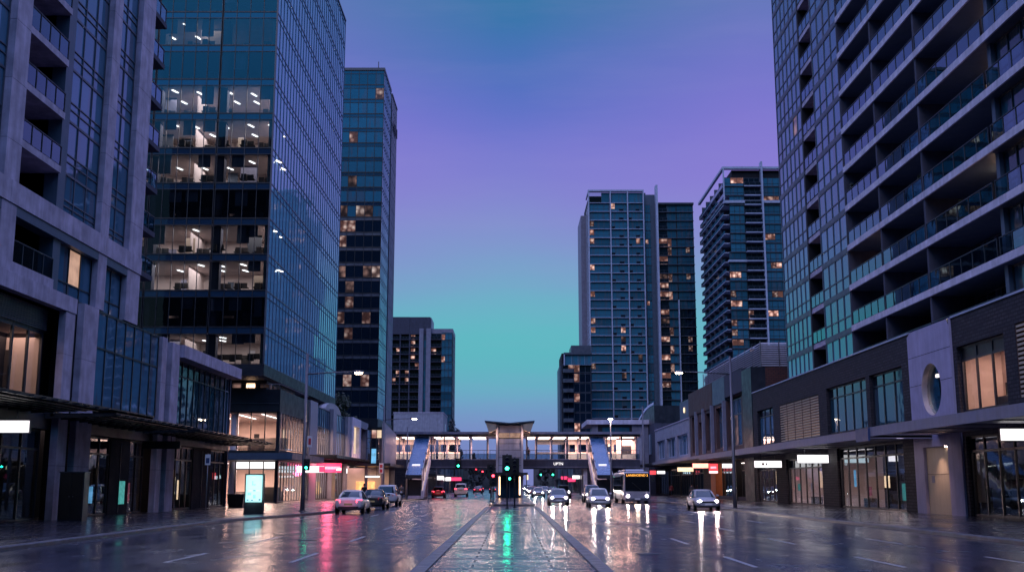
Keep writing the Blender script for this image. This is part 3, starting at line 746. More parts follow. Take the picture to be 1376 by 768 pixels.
for y, e in ((129, 500), (141, 400), (152, 350), (166, 250)): lamp('AREA', 'retail_light', (-24.3, y, 4.3), e * 2.1, (1.0, 0.60, 0.5), size=2.5, sizey=8); lamp('AREA', 'retail_upper_light', (-24.3, y, 8.4), e * 2.3, (1.0, 0.62, 0.48), size=2.5, sizey=8)
hall = thing('station_entrance_hall', 'small grey clad station entrance hall with glazed lit front beside the left bridge stair', 'building', (-16, 134, 0))
P = Parts(hall)
b = MB()
for k in range(10): b.box(-15.28, -15.2, 133.3 + k * 1.28, 134.55 + k * 1.28, 4.0, 9.0 - k * 0.08, 'cladding_light')
b.box(-17.4, -15.3, 133.6, 146, 8.3, 8.6, 'metal_dark'); b.box(-15.6, -15.2, 133.2, 133.32, 0.13, 9.1, 'cladding_light'); b.box(-17.4, -15.3, 145.6, 145.8, 0.13, 8.3, 'panel_grey'); b.build('cladding', hall)
P.add('window', window(1.9, 4.3, 3, [2, 1.2, 1], 'glass_clear', 'frame_dark', lit={(1, 0): 'cool_glow', (2, 2): 'cream_glow', (1, 2): 'lit_warm'}), -17.5, 133.3, 4.0, FRONT)
b = MB(); b.box(-17.6, -17.3, 133.4, 134, 0.13, 4, 'panel_grey'); b.build('column', hall)
b = MB(); b.box(-21.4, -16, 145.2, 145.4, 0.13, 3.9, 'room_wall'); b.box(-20.2, -17.8, 145.0, 145.2, 0.6, 2.2, 'interior_orange'); b.build('rear_wall', hall)
b = MB(); b.box(-18.4, -14.2, 130.2, 146.5, 3.95, 4.25, 'metal_dark'); b.build('awning', hall)
P.done()
lamp('AREA', 'hall_light', (-18.5, 140, 3.7), 400, (1.0, 0.66, 0.42), size=3, sizey=6)

# ---- slim dark tower
slim = thing('office_tower', 'slim dark office tower with a pale fin slab behind the broad glass tower', 'building', (-22.5, 185, 0))
P = Parts(slim)
b = MB(); b.box(-35.8, -22.7, 185.3, 195.9, 0, 73.8, 'dark_core'); b.box(-35, -22.9, 195.9, 197.6, 0, 70, 'dark_core'); b.build('core', slim)
rg = random.Random(4)
litrow = {25: 2, 24: 0, 23: 1, 22: 3, 19: 2, 17: 3, 16: 1, 15: 1, 14: 1, 13: 3, 12: 2, 11: 2, 10: 2, 9: 1, 8: 0, 7: 2, 6: 2, 5: 2, 4: 0, 3: 1, 2: 1}
for k in range(27):
    z = 2.0 + 2.66 * k; l = litrow.get(k, 0)
    if z < 11: continue
    lt = {}
    for c in range(9):
        if l == 3 and rg.random() < 0.45: lt[(c, 0)] = rg.choice(('lit_office', 'lit_dim', 'lit_spark'))
        elif l == 2 and rg.random() < 0.2: lt[(c, 0)] = rg.choice(('lit_dim', 'lit_spark'))
        elif l == 1 and rg.random() < 0.12: lt[(c, 0)] = 'lit_spark'
    hi = k > 16
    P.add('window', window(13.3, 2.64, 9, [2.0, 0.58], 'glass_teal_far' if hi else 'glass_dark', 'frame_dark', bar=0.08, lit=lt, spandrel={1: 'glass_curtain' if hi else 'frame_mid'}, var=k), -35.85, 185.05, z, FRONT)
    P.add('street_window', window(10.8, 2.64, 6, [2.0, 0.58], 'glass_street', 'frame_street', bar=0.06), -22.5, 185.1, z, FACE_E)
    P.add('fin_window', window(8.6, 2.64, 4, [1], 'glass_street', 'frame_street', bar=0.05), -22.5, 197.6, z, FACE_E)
b = MB(); b.box(-36, -22.45, 184.95, 196, 73.82, 74.3, 'frame_mid'); b.tube([(-24, 188, 74.2), (-24, 188, 76.6)], 0.08, 'metal_dark', 6); b.build('parapet', slim)
b = MB(); b.box(-30, -22.55, 197.6, 206.2, 0, 73.8, 'panel_grey'); b.box(-30, -22.4, 197.5, 206.3, 73.83, 74.1, 'frame_mid'); b.build('fin_slab', slim)
b = MB()
for k in range(7): b.box(-22.35, -22.25, 199.2 + k * 0.9, 199.75 + k * 0.9, 67.6, 69.0 + 0.4 * (k % 3 == 0), 'lettering_dark')
b.build('sign_lettering', slim)
b = MB(); b.box(-35.9, -22.4, 184.9, 206, 10.6, 12.6, 'frame_dark'); b.build('base_band', slim)
P.done()

# ---- far block of flats on the left
far = thing('apartment_block', 'pale grey block of flats with stacked balconies far down the street on the left', 'building', (-31, 420, 0))
P = Parts(far)
b = MB(); b.box(-46.5, -31.2, 422, 436, 0, 65.3, 'panel_grey'); b.box(-31.2, -22.8, 422, 440, 0, 61, 'panel_grey'); b.box(-46.5, -31.5, 420.2, 436, 58.6, 65.3, 'concrete_dark'); b.box(-46.5, -39.5, 420.0, 434, 58.6, 65.3, 'concrete_dark'); b.build('core', far)
b = MB()
for x in (-46.4, -42.9, -39.3): b.box(x - 0.22, x + 0.22, 419.6, 422, 14, 59, 'concrete_dark')
for x0, x1 in ((-35.6, -34.0), (-32.9, -31.2)): b.box(x0, x1, 419.5, 422, 14, 60.8, 'panel_grey')
b.build('pier', far)
rg = random.Random(21)
for k in range(16):
    z = 13.5 + 2.86 * k
    b = MB(); b.box(-46.4, -35.8, 419.5, 422, z, z + 0.25, 'concrete_dark'); b.box(-31.2, -27.2, 419.5, 422, z, z + 0.25, 'concrete_dark'); b.build('floor_slab', far)
    for x0, w in ((-46.2, 3.2), (-42.7, 3.2), (-39.0, 3.3), (-31.1, 3.8)):
        l = {(rg.choice((0, 1)), 0): 'lit_warm'} if (k, round(x0)) in ((15, -39), (14, -39), (13, -39), (12, -39), (11, -39), (13, -46), (10, -43), (9, -43), (9, -46), (10, -46), (13, -31)) else None
        P.add('window', window(w, 2.5, 2, [1], 'glass_dark', 'frame_mid', bar=0.1, lit=l, var=2), x0, 421.9, z + 0.26, FRONT)
        P.add('railing', railing(w, 1.0, 3, 'glass_spandrel', 'frame_mid'), x0, 419.55, z + 0.26, FRONT)
    P.add('corner_window', window(4.2, 2.84, 3, [2.2, 0.6], 'glass_teal_far', 'frame_dark', bar=0.1, lit={(0, 0): 'lit_warm'} if k in (15, 12) else None), -27.1, 420.0, z, FRONT)
    P.add('stair_window', window(1.0, 2.84, 1, [1], 'glass_teal_far', 'frame_mid'), -33.98, 420.4, z, FRONT)
    P.add('street_window', window(15, 2.84, 8, [2.2, 0.6], 'glass_curtain', 'frame_mid', bar=0.15), -22.75, 420.4, z, FACE_E)
P.done()
low = thing('low_block', 'plain pale low block in front of the far flats, above the bridge roof', 'building', (-25, 290, 0))
b = MB(); b.box(-31.0, -18.0, 290, 308, 0, 20.2, 'white_render'); b.box(-31.1, -17.9, 289.9, 308.1, 20.2, 20.45, 'concrete'); b.build('wall', low)
b = MB(); b.box(-17.99, -17.93, 296, 299, 15.6, 17.8, 'glass_dark'); b.build('window', low)
b = MB(); b.box(-17.99, -17.93, 302, 305, 11.5, 13.2, 'glass_dark'); b.build('window', low)
b = MB(); b.box(-34.2, -31.05, 291, 304, 0, 18, 'frame_dark'); b.build('annex', low)
# ================================================================== right: apartment tower on a brick podium
XR = 24.5; XA = 25.0
tow = thing('apartment_tower', 'wide apartment tower with rows of glass-railed balconies over a charcoal brick podium', 'building', (XR, 75, 0))
P = Parts(tow)
b = MB(); b.box(28.6, 48, 36, 99.6, 0, 58, 'dark_core'); b.box(25.1, 28.6, 80.3, 87.2, 11, 58, 'dark_core'); b.box(25.1, 28.6, 91.2, 99.55, 11, 58, 'dark_core'); b.build('core', tow)
b = MB(); b.box(25.02, 48, 99.56, 99.75, 11, 58, 'concrete_dark'); b.build('end_wall', tow)
SL = [9.83 + 3.0 * k for k in range(16)]
for k, z in enumerate(SL):
    if k:
        b = MB(); b.box(24.95, 28.6, 30, 80.2, z + .03, z + 0.45, 'concrete_pale'); b.box(25.06, 28.6, 30, 80.19, z + .02, z + .03, 'panel_slate'); b.box(25.12, 28.6, 87.25, 91.15, z, z + 0.4, 'concrete'); b.box(25.0, 25.1, 80.2, 87.25, z + 0.02, z + 0.3, 'frame_mid'); b.box(25.0, 25.1, 91.15, 99.7, z + 0.02, z + 0.3, 'frame_mid')
        if seen(25, 60, z, 500): b.build('floor_slab', tow)
    zt = z + 0.46
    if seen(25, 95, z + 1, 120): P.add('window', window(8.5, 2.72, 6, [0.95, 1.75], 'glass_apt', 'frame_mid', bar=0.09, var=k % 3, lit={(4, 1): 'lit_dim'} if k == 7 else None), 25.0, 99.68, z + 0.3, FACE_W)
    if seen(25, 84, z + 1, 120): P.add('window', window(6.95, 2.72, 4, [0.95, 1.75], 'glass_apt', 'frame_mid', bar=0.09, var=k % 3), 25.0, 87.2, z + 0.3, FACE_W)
    if seen(25, 89, z + 1, 120):
        P.add('railing', railing(3.7, 1.0, 3), 25.05, 91.05, zt - 0.06, FACE_W); P.add('balcony_door', window(3.6, 2.5, 3, [1], 'glass_dark'), 28.55, 91.0, zt, FACE_W)
    for y1, w, n in ((80.1, 7.05, 5), (72.85, 7.7, 5), (64.9, 9.3, 6)):
        if seen(25, y1 - w / 2, z + 1, 140):
            lt = None
            if y1 < 65: lt = {(3, 0): 'lit_room', (4, 0): 'lit_room'} if k == 2 else ({(1, 0): 'lit_room', (0, 0): 'lit_dim'} if k == 7 else ({(2, 0): 'lit_spark', (3, 0): 'lit_room'} if k in (4, 5) else None))
            elif y1 > 79 and k in (3, 6): lt = {(1, 0): 'lit_dim', (2, 0): 'lit_spark'}
            elif y1 < 73 and k in (5, 8): lt = {(3, 0): 'lit_dim'}
            elif y1 < 73 and k == 9: lt = {(2, 0): 'lit_room'}
            elif y1 < 73 and k == 2: lt = {(1, 0): 'lit_spark'}
            P.add('railing', railing(w, 1.02, n), 25.03, y1, zt, FACE_W)
            P.add('balcony_door', window(w - 0.1, 2.5, 5, [1], 'glass_door', 'frame_mid', bar=0.08, lit=lt), 28.55 if w < 9 else 27.6, y1, zt, FACE_W)
    for y1, w in ((55.3, 10.2),):
        if seen(25, 50, z + 1, 140):
            P.add('window', window(w, 2.52, 7, [0.9, 1.62], 'glass_teal', 'frame_dark', bar=0.09, lit={(2, 0): 'lit_spark'} if k == 2 else None), 25.6, y1, zt + 0.003, FACE_W)
            P.add('railing', railing(w, 1.0, 7), 25.03, y1, zt, FACE_W)
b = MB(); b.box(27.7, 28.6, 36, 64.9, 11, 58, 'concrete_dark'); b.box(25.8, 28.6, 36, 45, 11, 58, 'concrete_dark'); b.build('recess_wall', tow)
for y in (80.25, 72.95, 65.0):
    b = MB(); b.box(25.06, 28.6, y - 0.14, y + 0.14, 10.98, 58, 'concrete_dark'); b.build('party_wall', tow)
b = MB(); b.box(25.4, 26.6, 55.35, 55.75, 10.98, 58, 'panel_slate'); b.build('pier', tow)
b = MB(); b.disc((26.6, 74.6, 18.82), 0.14, (0, 0, -1), 'lamp_lens', 12, 0.05); b.build('balcony_light', tow)
lamp('POINT', 'balcony_lamp', (26.6, 74.6, 18.5), 30, (1.0, 0.45, 0.22), size=0.15)
lamp('POINT', 'balcony_room_lamp', (26.9, 58.2, 18.2), 30, (1.0, 0.6, 0.35), size=0.2)
# podium walls
b = MB()
ops = [(44, 53.2, 5.9, 9.5), (54.5, 60.4, 5.65, 9.25)]
wall_boxes(b, XR, XR + 0.45, 30, 60.9, 5.6, 10.92, ops, 'brick_charcoal'); wall_boxes(b, XR, XR + 0.45, 30, 60.4, 0.13, 5.6, [(46, 60.0, 0.13, 4.35)], 'brick_charcoal'); b.build('brick_wall', tow); b = MB()
ops = [(69.1, 75.5, 5.65, 9.15), (76.3, 86.0, 5.65, 9.15), (88.3, 101.3, 5.6, 8.9), (103.9, 110.6, 5.5, 9.0)]
wall_boxes(b, XR, XR + 0.45, 67.55, 112.5, 5.6, 10.92, ops, 'brick_charcoal')
ops = [(69.7, 84.0, 0.13, 4.5), (88.2, 99.7, 0.13, 4.0), (103.6, 111.5, 0.13, 4.0)]
wall_boxes(b, XR, XR + 0.45, 67.55, 112.5, 0.13, 5.6, ops, 'brick_charcoal')
b.box(XR + 0.45, 44, 112.1, 112.5, 0, 10.9, 'brick_charcoal'); b.build('brick_wall', tow)
b = MB(); b.box(XR - 0.06, XR + 0.5, 30, 60.88, 10.92, 11.02, 'frame_light'); b.box(XR - 0.06, XR + 0.5, 67.57, 112.56, 10.92, 11.02, 'frame_light'); b.box(XR + 0.5, 28.5, 30, 112.4, 10.78, 10.9, 'metal_grey'); b.build('coping', tow)
# lilac panel with the round window
b = MB(); cy, cz, rr, N = 64.1, 7.25, 1.5, 48
ya, yb, za, zb, x = 60.92, 67.53, 5.1, 10.97, XR - 0.12
for k in range(N):
    def pt(a, out):
        c, s = math.cos(a), math.sin(a)
        if not out: return (x, cy + rr * c, cz + rr * s)
        t = min(((yb - cy) / c if c > 1e-6 else (ya - cy) / c if c < -1e-6 else 9e9), ((zb - cz) / s if s > 1e-6 else (za - cz) / s if s < -1e-6 else 9e9))
        return (x, cy + t * c, cz + t * s)
    a0, a1 = 2 * PI * k / N, 2 * PI * (k + 1) / N
    b.quad([pt(a0, 0), pt(a1, 0), pt(a1, 1), pt(a0, 1)], 'lilac_render')
    p, q = pt(a0, 0), pt(a1, 0)
    b.quad([p, (x + 0.5, p[1], p[2]), (x + 0.5, q[1], q[2]), q], 'cladding_light', True)
b.box(x - 0.003, XR + 0.4, ya - 0.001, ya + 0.05, za, zb, 'lilac_render'); b.box(x, XR + 0.4, ya + 0.05, yb, zb - 0.03, zb, 'frame_light')
for z in (7.62, 9.35):
    for (p, q) in ((ya, cy - 1.52), (cy + 1.52, yb)) if z < 8.7 else ((ya, yb),): b.box(x - 0.004, x + 0.02, p, q, z, z + 0.03, 'joint_dark')
wall_boxes(b, XR - 0.12, XR + 0.4, 60.4, 67.5, 0.13, 5.08, [(62.3, 66.0, 0.13, 3.95)], 'lilac_render'); b.build('rendered_panel', tow)
b = MB(); b.disc((XR + 0.2, cy, cz), rr, (1, 0, 0), 'glass_round', 48, 0.03) if 'glass_round' in M else b.disc((XR + 0.2, cy, cz), rr - 0.01, (1, 0, 0), 'glass_clear', 48, 0.02); b.build('round_window', tow)
b = MB(); b.box(26.6, 26.7, 61.2, 67.4, 5.1, 10, 'room_wall'); b.box(25.6, 25.8, 63.6, 64.1, 5.1, 9, 'furniture'); b.box(25.2, 26.5, 62, 66.5, 6.4, 6.7, 'furniture'); b.box(25.4, 25.5, 64.6, 66, 8.1, 8.3, 'light_strip_office'); b.build('round_window_room', tow)
lamp('POINT', 'round_room_lamp', (25.9, 64.9, 8.6), 170, (1, 0.68, 0.45), size=0.2)
b = MB(); b.box(XR + 0.05, XR + 0.15, 62.32, 65.98, 0.13, 3.93, 'door_beige'); b.box(XR + 0.02, XR + 0.05, 64.9, 65.3, 1.9, 2.3, 'panel_grey'); b.box(XR + 0.03, XR + 0.06, 62.4, 65.9, 2.38, 2.4, 'joint_dark'); b.build('door', tow)
b = MB(); b.disc((XR - 0.05, 62.7, 3.92), 0.06, (0, 0, -1), 'lamp_lens', 10, 0.03); b.build('door_light', tow)
lamp('SPOT', 'door_lamp', (XR - 0.5, 63.6, 4.2), 420, (1.0, 0.64, 0.48), rot=(0, R(14), 0), size=0.1, spot=95)
# podium windows
for y1, w, c in ((75.5, 6.4, 3), (86.0, 9.7, 5), (110.6, 6.7, 3)):
    P.add('window', window(w, 3.5, c, [2.7, 0.8], 'glass_teal' if y1 < 100 else 'glass_apt', 'frame_dark', bar=0.11, spandrel={1: 'glass_spandrel'}), XR + 0.22, y1, 5.62, FACE_W)
P.add('window', window(5.9, 3.6, 3, [2.85, 0.75], 'glass_clear', 'frame_dark', bar=0.14, spandrel={1: 'black_plastic'}), XR + 0.22, 60.4, 5.65, FACE_W)
b = MB(); b.box(29.5, 29.6, 53.5, 61.5, 5.5, 9.2, 'room_wall'); b.box(24.9, 29.5, 53.4, 61.6, 9.1, 9.2, 'room_wall'); b.box(24.9, 29.5, 61.0, 61.1, 5.5, 9.1, 'room_wall'); b.box(24.9, 29.5, 53.3, 53.4, 5.5, 9.1, 'room_wall'); b.box(24.9, 29.5, 53.4, 61, 5.4, 5.6, 'furniture')
b.box(25.6, 26.2, 54.8, 58.2, 5.6, 6.35, 'panel_grey'); b.box(25.8, 25.86, 56.6, 57.6, 6.4, 7.05, 'black_plastic'); b.box(25.8, 25.86, 55.0, 55.8, 6.4, 6.9, 'black_plastic')
for k in range(7): b.box(26.0, 26.4, 54.6 + 0.05 * k, 54.9 + .1 * k, 6.5 + 0.17 * k, 6.56 + 0.17 * k, 'furniture')
b.box(28.9, 29.45, 58.6, 60.6, 5.6, 8.2, 'furniture'); b.box(29.4, 29.46, 54.6, 56.2, 7.0, 8.2, 'panel_slate'); b.box(27.2, 27.3, 59.2, 61, 5.6, 9.1, 'room_wall'); b.tube([(26.8, 55.6, 9.1), (26.8, 55.6, 8.5)], .02, 'furniture', 6); b.disc((26.8, 55.6, 8.5), .2, (0, 0, -1), 'light_strip_office', 12, .12); b.build('lit_room', tow)
lamp('AREA', 'lit_room_light', (27.4, 57.3, 9.0), 620, (1.0, 0.56, 0.42), size=3, sizey=5)
for y0, y1, z0, z1, n in ((88.3, 101.3, 5.6, 8.9, 15), (44, 53.2, 5.9, 9.5, 16)):
    b = MB(); b.box(XR + 0.42, XR + 0.44, y0, y1, z0, z1, 'glow_gold')
    for k in range(n):
        z = z0 + (z1 - z0) * k / n
        b.quad([(XR + 0.06, y0, z + 0.13), (XR + 0.36, y0, z + 0.02), (XR + 0.36, y1, z + 0.02), (XR + 0.06, y1, z + 0.13)], 'brown_clad')
        b.box(XR + 0.04, XR + 0.07, y0, y1, z + 0.03, z + 0.15, 'door_beige')
    for k in range(6): b.box(XR + 0.02, XR + 0.06, y0 + (y1 - y0) * k / 5 - 0.05, y0 + (y1 - y0) * k / 5 + 0.05, z0, z1, 'brown_clad')
    b.build('louvre', tow)
for y1, w, h, c in ((60.0, 14, 4.2, 8), (84.0, 14.3, 4.35, 7), (99.7, 11.5, 3.85, 6), (111.5, 7.9, 3.85, 4)):
    P.add('shopfront', window(w, h, c, [h - 0.8, 0.8], 'glass_shop', 'frame_dark', bar=0.12, spandrel={1: 'glass_spandrel'}), XR + 0.2, y1, 0.15, FACE_W)
b = MB(); b.box(30.2, 30.3, 40, 112, 0.13, 5.4, 'room_wall'); b.box(24.95, 30.2, 40, 112, 5.3, 5.5, 'room_dark'); b.box(24.95, 30.2, 67.4, 67.6, 0.13, 5.3, 'room_wall'); b.box(24.95, 30.2, 86, 86.2, 0.13, 5.3, 'room_wall'); b.box(24.95, 30.2, 101.4, 101.6, 0.13, 5.3, 'room_wall')
rg = random.Random(8)
for k in range(13):
    y = 47 + k * 4.9
    b.box(28.5, 30.0, y, y + 2.2, 0.13, rg.uniform(0.8, 2.0), 'furniture'); b.box(26.2, 26.9, y + 1, y + 2.2, 0.13, rg.uniform(0.7, 1.2), 'furniture')
    b.box(30.1, 30.18, y, y + 1.6, 1.4, 2.6, ('interior_glow', 'furniture', 'lightbox_white', 'interior_glow', 'interior_orange', 'cool_glow')[k % 6])
    b.box(26.8, 26.95, y, y + 1.3, 4.1, 4.16, 'light_strip_office')
b.build('shop_interior', tow)
for y in (78, 94, 107): lamp('AREA', 'shop_light', (27.6, y, 4.6), 850 if y < 90 else 1100, (1.0, 0.68, 0.62), size=3, sizey=6)
lamp('AREA', 'shop_light', (27.6, 52, 4.6), 220, (1.0, 0.72, 0.6), size=3, sizey=6)
for q in range(12):
    y = (47.5, 49.5, 53.2, 57.5, 71.0, 74.4, 78.2, 81.6, 90.2, 93.4, 97.5, 105.5)[q]; z = rg.uniform(.5, 2.0); b = MB(); b.box(25.1, 25.14, y, y + rg.uniform(.4, 1.1), z, z + rg.uniform(.5, 1.5), ('rose_poster', 'cool_glow', 'interior_glow', 'sign_white', 'teal_poster', 'lightbox_warm')[q % 6]); b.build('poster', tow)
# street canopies
for y0, y1, z in ((64.4, 121.5, 4.42), (34, 63.6, 4.5)):
    b = MB(); n = int((y1 - y0) / 6.4)
    for k in range(n):
        a, c = y0 + (y1 - y0) * k / n, y0 + (y1 - y0) * (k + 1) / n
        b.box(20.42, 20.5, a, c - 0.014, z, z + 0.52, 'panel_grey')
    b.box(20.5, XR - 0.14, y0, y1, z + 0.12, z + 0.2, 'soffit_light'); b.box(20.5, XR - 0.14, y0 + 0.01, y1 - 0.01, z + 0.2, z + 0.48, 'metal_dark')
    for k in range(n * 2): b.box(20.52, XR - 0.15, y0 + (y1 - y0) * k / n / 2, y0 + (y1 - y0) * k / n / 2 + 0.05, z + 0.07, z + 0.12, 'metal_grey')
    b.box(20.5, XR - 0.14, y0, y0 + 0.06, z, z + 0.49, 'panel_grey'); b.build('canopy', tow)
b = MB(); b.box(20.3, 20.41, 63.3, 65.6, 4.25, 4.98, 'sign_blue'); b.build('canopy_sign_panel', tow)
P.done()

# ---- lower buildings beyond
br = thing('retail_building', 'retail building clad in brown and dark panels with a louvred plant screen on its roof', 'building', (XR, 133, 0))
P = Parts(br)
b = MB(); b.box(27.2, 46, 113.2, 153.2, 0, 13.7, 'dark_core'); b.box(26, 46, 112.9, 113.2, 5, 13.7, 'brick_red'); b.build('core', br)
b = MB()
for k in range(6): b.box(24.45, 25.5, 135.2 + k * 3, 138.16 + k * 3, 11.0, 14.1, 'brown_clad')
b.box(24.5, 26, 112.9, 117.5, 0.13, 13.7, 'frame_dark'); b.box(24.5, 25.5, 127.3, 135.1, 11.2, 14.1, 'panel_slate'); b.box(24.5, 25.5, 117.5, 127.3, 11.6, 14.05, 'concrete_dark')
wall_boxes(b, 24.6, 25.4, 117.5, 153.2, 5.4, 11.2, [(118.6, 126.6, 6.0, 11.2), (128, 133.5, 6.0, 10.8), (136.4, 140.4, 6.0, 10.6), (141.6, 146, 7.6, 9.8), (147.2, 151.5, 6.0, 10.8)], 'brown_clad')
for y in (127.1, 134.8, 141, 146.6): b.box(24.2, 24.58, y, y + 0.5, 5.6, 11.3, 'panel_grey')
b.box(24.7, 25.3, 113, 153.2, 0.13, 0.5, 'concrete_dark'); b.build('cladding', br)
for y1, w, z0, h, c in ((126.6, 8, 6.0, 5.2, 4), (133.5, 5.5, 6, 4.8, 3), (140.4, 4, 6, 4.6, 2), (146, 4.4, 7.6, 2.2, 5), (151.5, 4.3, 6, 4.8, 3)):
    P.add('window', window(w, h, c, [2, 1], 'glass_apt', 'frame_mid', bar=0.12, lit={(1, 0): 'lit_dim'} if w == 8 else None), 25.0, y1, z0, FACE_W)
for y1, w in ((121.5, 8.2), (133, 8), (152.9, 9)):
    P.add('shopfront', window(w, 3.7, 4, [3, 0.7], 'glass_shop', 'frame_dark', bar=0.12), 25.0, y1, 0.3, FACE_W)
b = MB(); b.box(24.4, 25.2, 134.0, 137.2, 0.13, 4.3, 'orange_wall'); b.build('shop_pier', br)
b = MB(); b.box(24.6, 25.2, 122.5, 124.5, 0.13, 4.3, 'black_plastic'); b.build('shop_pier', br)
b = MB(); b.box(24.6, 25.2, 137.6, 143.4, 0.13, 4.3, 'brick_charcoal'); b.build('shop_pier', br)
b = MB(); b.box(29.5, 29.6, 113.4, 153, 0.13, 5, 'room_wall')
for k in range(9): b.box(28.6, 29.4, 114.5 + k * 4.3, 116.8 + k * 4.3, 0.4, 2.6, ('interior_glow', 'interior_orange', 'lit_warm', 'furniture')[k % 4])
for k in range(9): b.box(26.4, 26.5, 114 + k * 4.3, 115.6 + k * 4.3, 4.2, 4.25, 'light_strip_office')
b.build('shop_interior', br)
lamp('AREA', 'shop_light', (27.4, 130, 4.4), 1000, (1.0, 0.66, 0.5), size=3, sizey=20)
b = MB(); b.box(21.4, 24.4, 121.9, 170, 4.75, 5.1, 'panel_grey'); b.box(21.5, 24.4, 122, 170, 4.68, 4.75, 'soffit'); b.build('canopy', br)
b = MB()
for k in range(9): b.box(25.9, 26.0, 116 + k * 4, 119.9 + k * 4, 13.7, 13.9, 'metal_grey')
for k in range(11):
    z = 14.0 + k * 0.23
    b.quad([(26.0, 115, z), (26.14, 115, z + 0.17), (26.14, 150, z + 0.17), (26.0, 150, z)], 'cladding_light'); b.quad([(26, 114.9, z), (34, 114.9, z), (34, 115.04, z + 0.17), (26, 115.04, z + 0.17)], 'cladding_light')
for k in range(10): b.box(26.02, 26.1, 115 + k * 3.88, 115.1 + k * 3.88, 13.7, 16.6, 'metal_grey')
for k in range(5): b.box(26 + k * 1.95, 26.1 + k * 1.95, 114.86, 114.9, 13.7, 16.6, 'metal_grey')
b.box(26.3, 34, 115.3, 150, 13.7, 16.2, 'frame_dark'); b.build('plant_screen', br)
P.done()

wh = thing('retail_building', 'low pale rendered retail building with wide upper windows beyond the brown building', 'building', (XR, 172, 0))
P = Parts(wh)
b = MB(); b.box(26, 46, 153.5, 190, 0, 10.6, 'dark_core'); b.box(27, 46, 153.6, 178, 10.6, 14.5, 'teal_render'); b.box(27.0, 46, 153.5, 178.1, 14.5, 14.7, 'frame_mid'); b.build('core', wh)
b = MB(); wall_boxes(b, 24.5, 25.3, 153.4, 190.4, 5.2, 10.8, [(155, 165, 5.9, 8.9), (167, 176, 5.9, 8.9), (178.5, 187.5, 5.9, 8.9)], 'white_render'); b.box(24.4, 25.3, 153.4, 190.4, 10.8, 10.95, 'concrete'); b.build('wall', wh)
for y1, w in ((165, 10), (176, 9), (187.5, 9)): P.add('window', window(w, 3.0, 3, [1], 'glass_apt', 'frame_light', bar=0.16), 24.8, y1, 5.9, FACE_W)
for y1, w in ((164, 10), (176, 10), (189, 11)): P.add('shopfront', window(w, 3.7, 5, [3, 0.7], 'glass_shop', 'frame_dark', bar=0.12), 24.9, y1, 0.2, FACE_W)
b = MB(); b.box(28.5, 28.6, 153.6, 190, 0.13, 5, 'room_wall')
for k in range(8): b.box(27.6, 28.4, 155 + k * 4.3, 157.6 + k * 4.3, 0.4, 2.6, ('interior_orange', 'furniture', 'interior_glow', 'lit_warm')[k % 4])
b.build('shop_interior', wh)
lamp('AREA', 'shop_light', (26.8, 170, 4.2), 1000, (1.0, 0.62, 0.5), size=2, sizey=24)
b = MB(); b.box(26.85, 26.99, 160, 163, 11.4, 13.2, 'glass_dark'); b.build('window', wh)
b = MB(); b.disc((26.9, 172.5, 13.2), 0.42, (-1, 0, 0), 'lightbox_warm', 18, 0.12); b.build('roof_light', wh)
b = MB(); b.box(24.6, 25.2, 154.2, 158, 9.0, 9.5, 'sign_white'); b.build('wall_sign', wh)
b = MB(); b.box(21.4, 24.4, 170.1, 191, 4.7, 5.05, 'metal_dark'); b.build('canopy', wh)
P.done()
cv = thing('retail_building', 'dark building with a curved roof edge behind the pale retail building', 'building', (XR, 200, 0))
b = MB(); pts = [(24.5, 191, 14.9)]
b.box(24.5, 46, 190.6, 222, 0, 12.2, 'concrete_dark')
b.ring_loft([[(24.5, 190.6 + 2.6 * k, 12.2 + 3.0 * math.sin(PI / 2 * min(1, (12 - k) / 10)) ) for k in range(13)] + [(24.5, 221.8, 12.2), (24.5, 190.6, 12.2)], [(46, 190.6 + 2.6 * k, 12.2 + 3.0 * math.sin(PI / 2 * min(1, (12 - k) / 10))) for k in range(13)] + [(46, 221.8, 12.2), (46, 190.6, 12.2)]], 'frame_dark', smooth=False); b.build('wall', cv)
b = MB(); b.ring_loft([[(24.42, 190.4 + 2.6 * k, 12.3 + 3.0 * math.sin(PI / 2 * min(1, (12 - k) / 10))), (24.42, 190.4 + 2.6 * k, 12.75 + 3.0 * math.sin(PI / 2 * min(1, (12 - k) / 10))), (25, 190.4 + 2.6 * k, 12.75 + 3.0 * math.sin(PI / 2 * min(1, (12 - k) / 10)))] for k in range(13)], 'frame_light', closed=False, cap=False); b.build('roof_edge', cv)
for k in range(3):
    b = MB(); b.box(24.4, 24.48, 195 + k * 6, 199 + k * 6, 7, 10.5, 'glass_apt'); b.box(24.36, 24.4, 196.9 + k * 6, 197.1 + k * 6, 7, 10.5, 'frame_light'); b.build('window', cv)

# flat-roofed station building behind the bridge
sta = thing('station_building', 'flat pale roofed station building with a lit window behind the right end of the bridge', 'building', (19, 200, 0))
b = MB(); b.box(13.4, 25.2, 198, 214, 12.4, 13.2, 'concrete_pale'); b.build('roof', sta)
b = MB(); b.box(15, 24.4, 199, 213, 0, 12.4, 'frame_dark'); b.box(14.3, 15.4, 198.8, 199.4, 0, 12.4, 'panel_grey'); b.box(21.5, 24.4, 198.6, 199, 0, 12.4, 'panel_grey'); b.build('wall', sta)
b = MB(); b.box(16.2, 21, 198.85, 198.95, 9.8, 11.9, 'glass_teal_far'); b.box(18.5, 18.65, 198.8, 198.85, 9.8, 11.9, 'frame_mid'); b.build('window', sta)
b = MB(); b.box(17.0, 20.4, 175, 198, 5.5, 9.0, 'white_render'); b.box(17.0, 17.1, 174.8, 197, 8.4, 8.8, 'strip_warm'); b.build('link_corridor', sta)

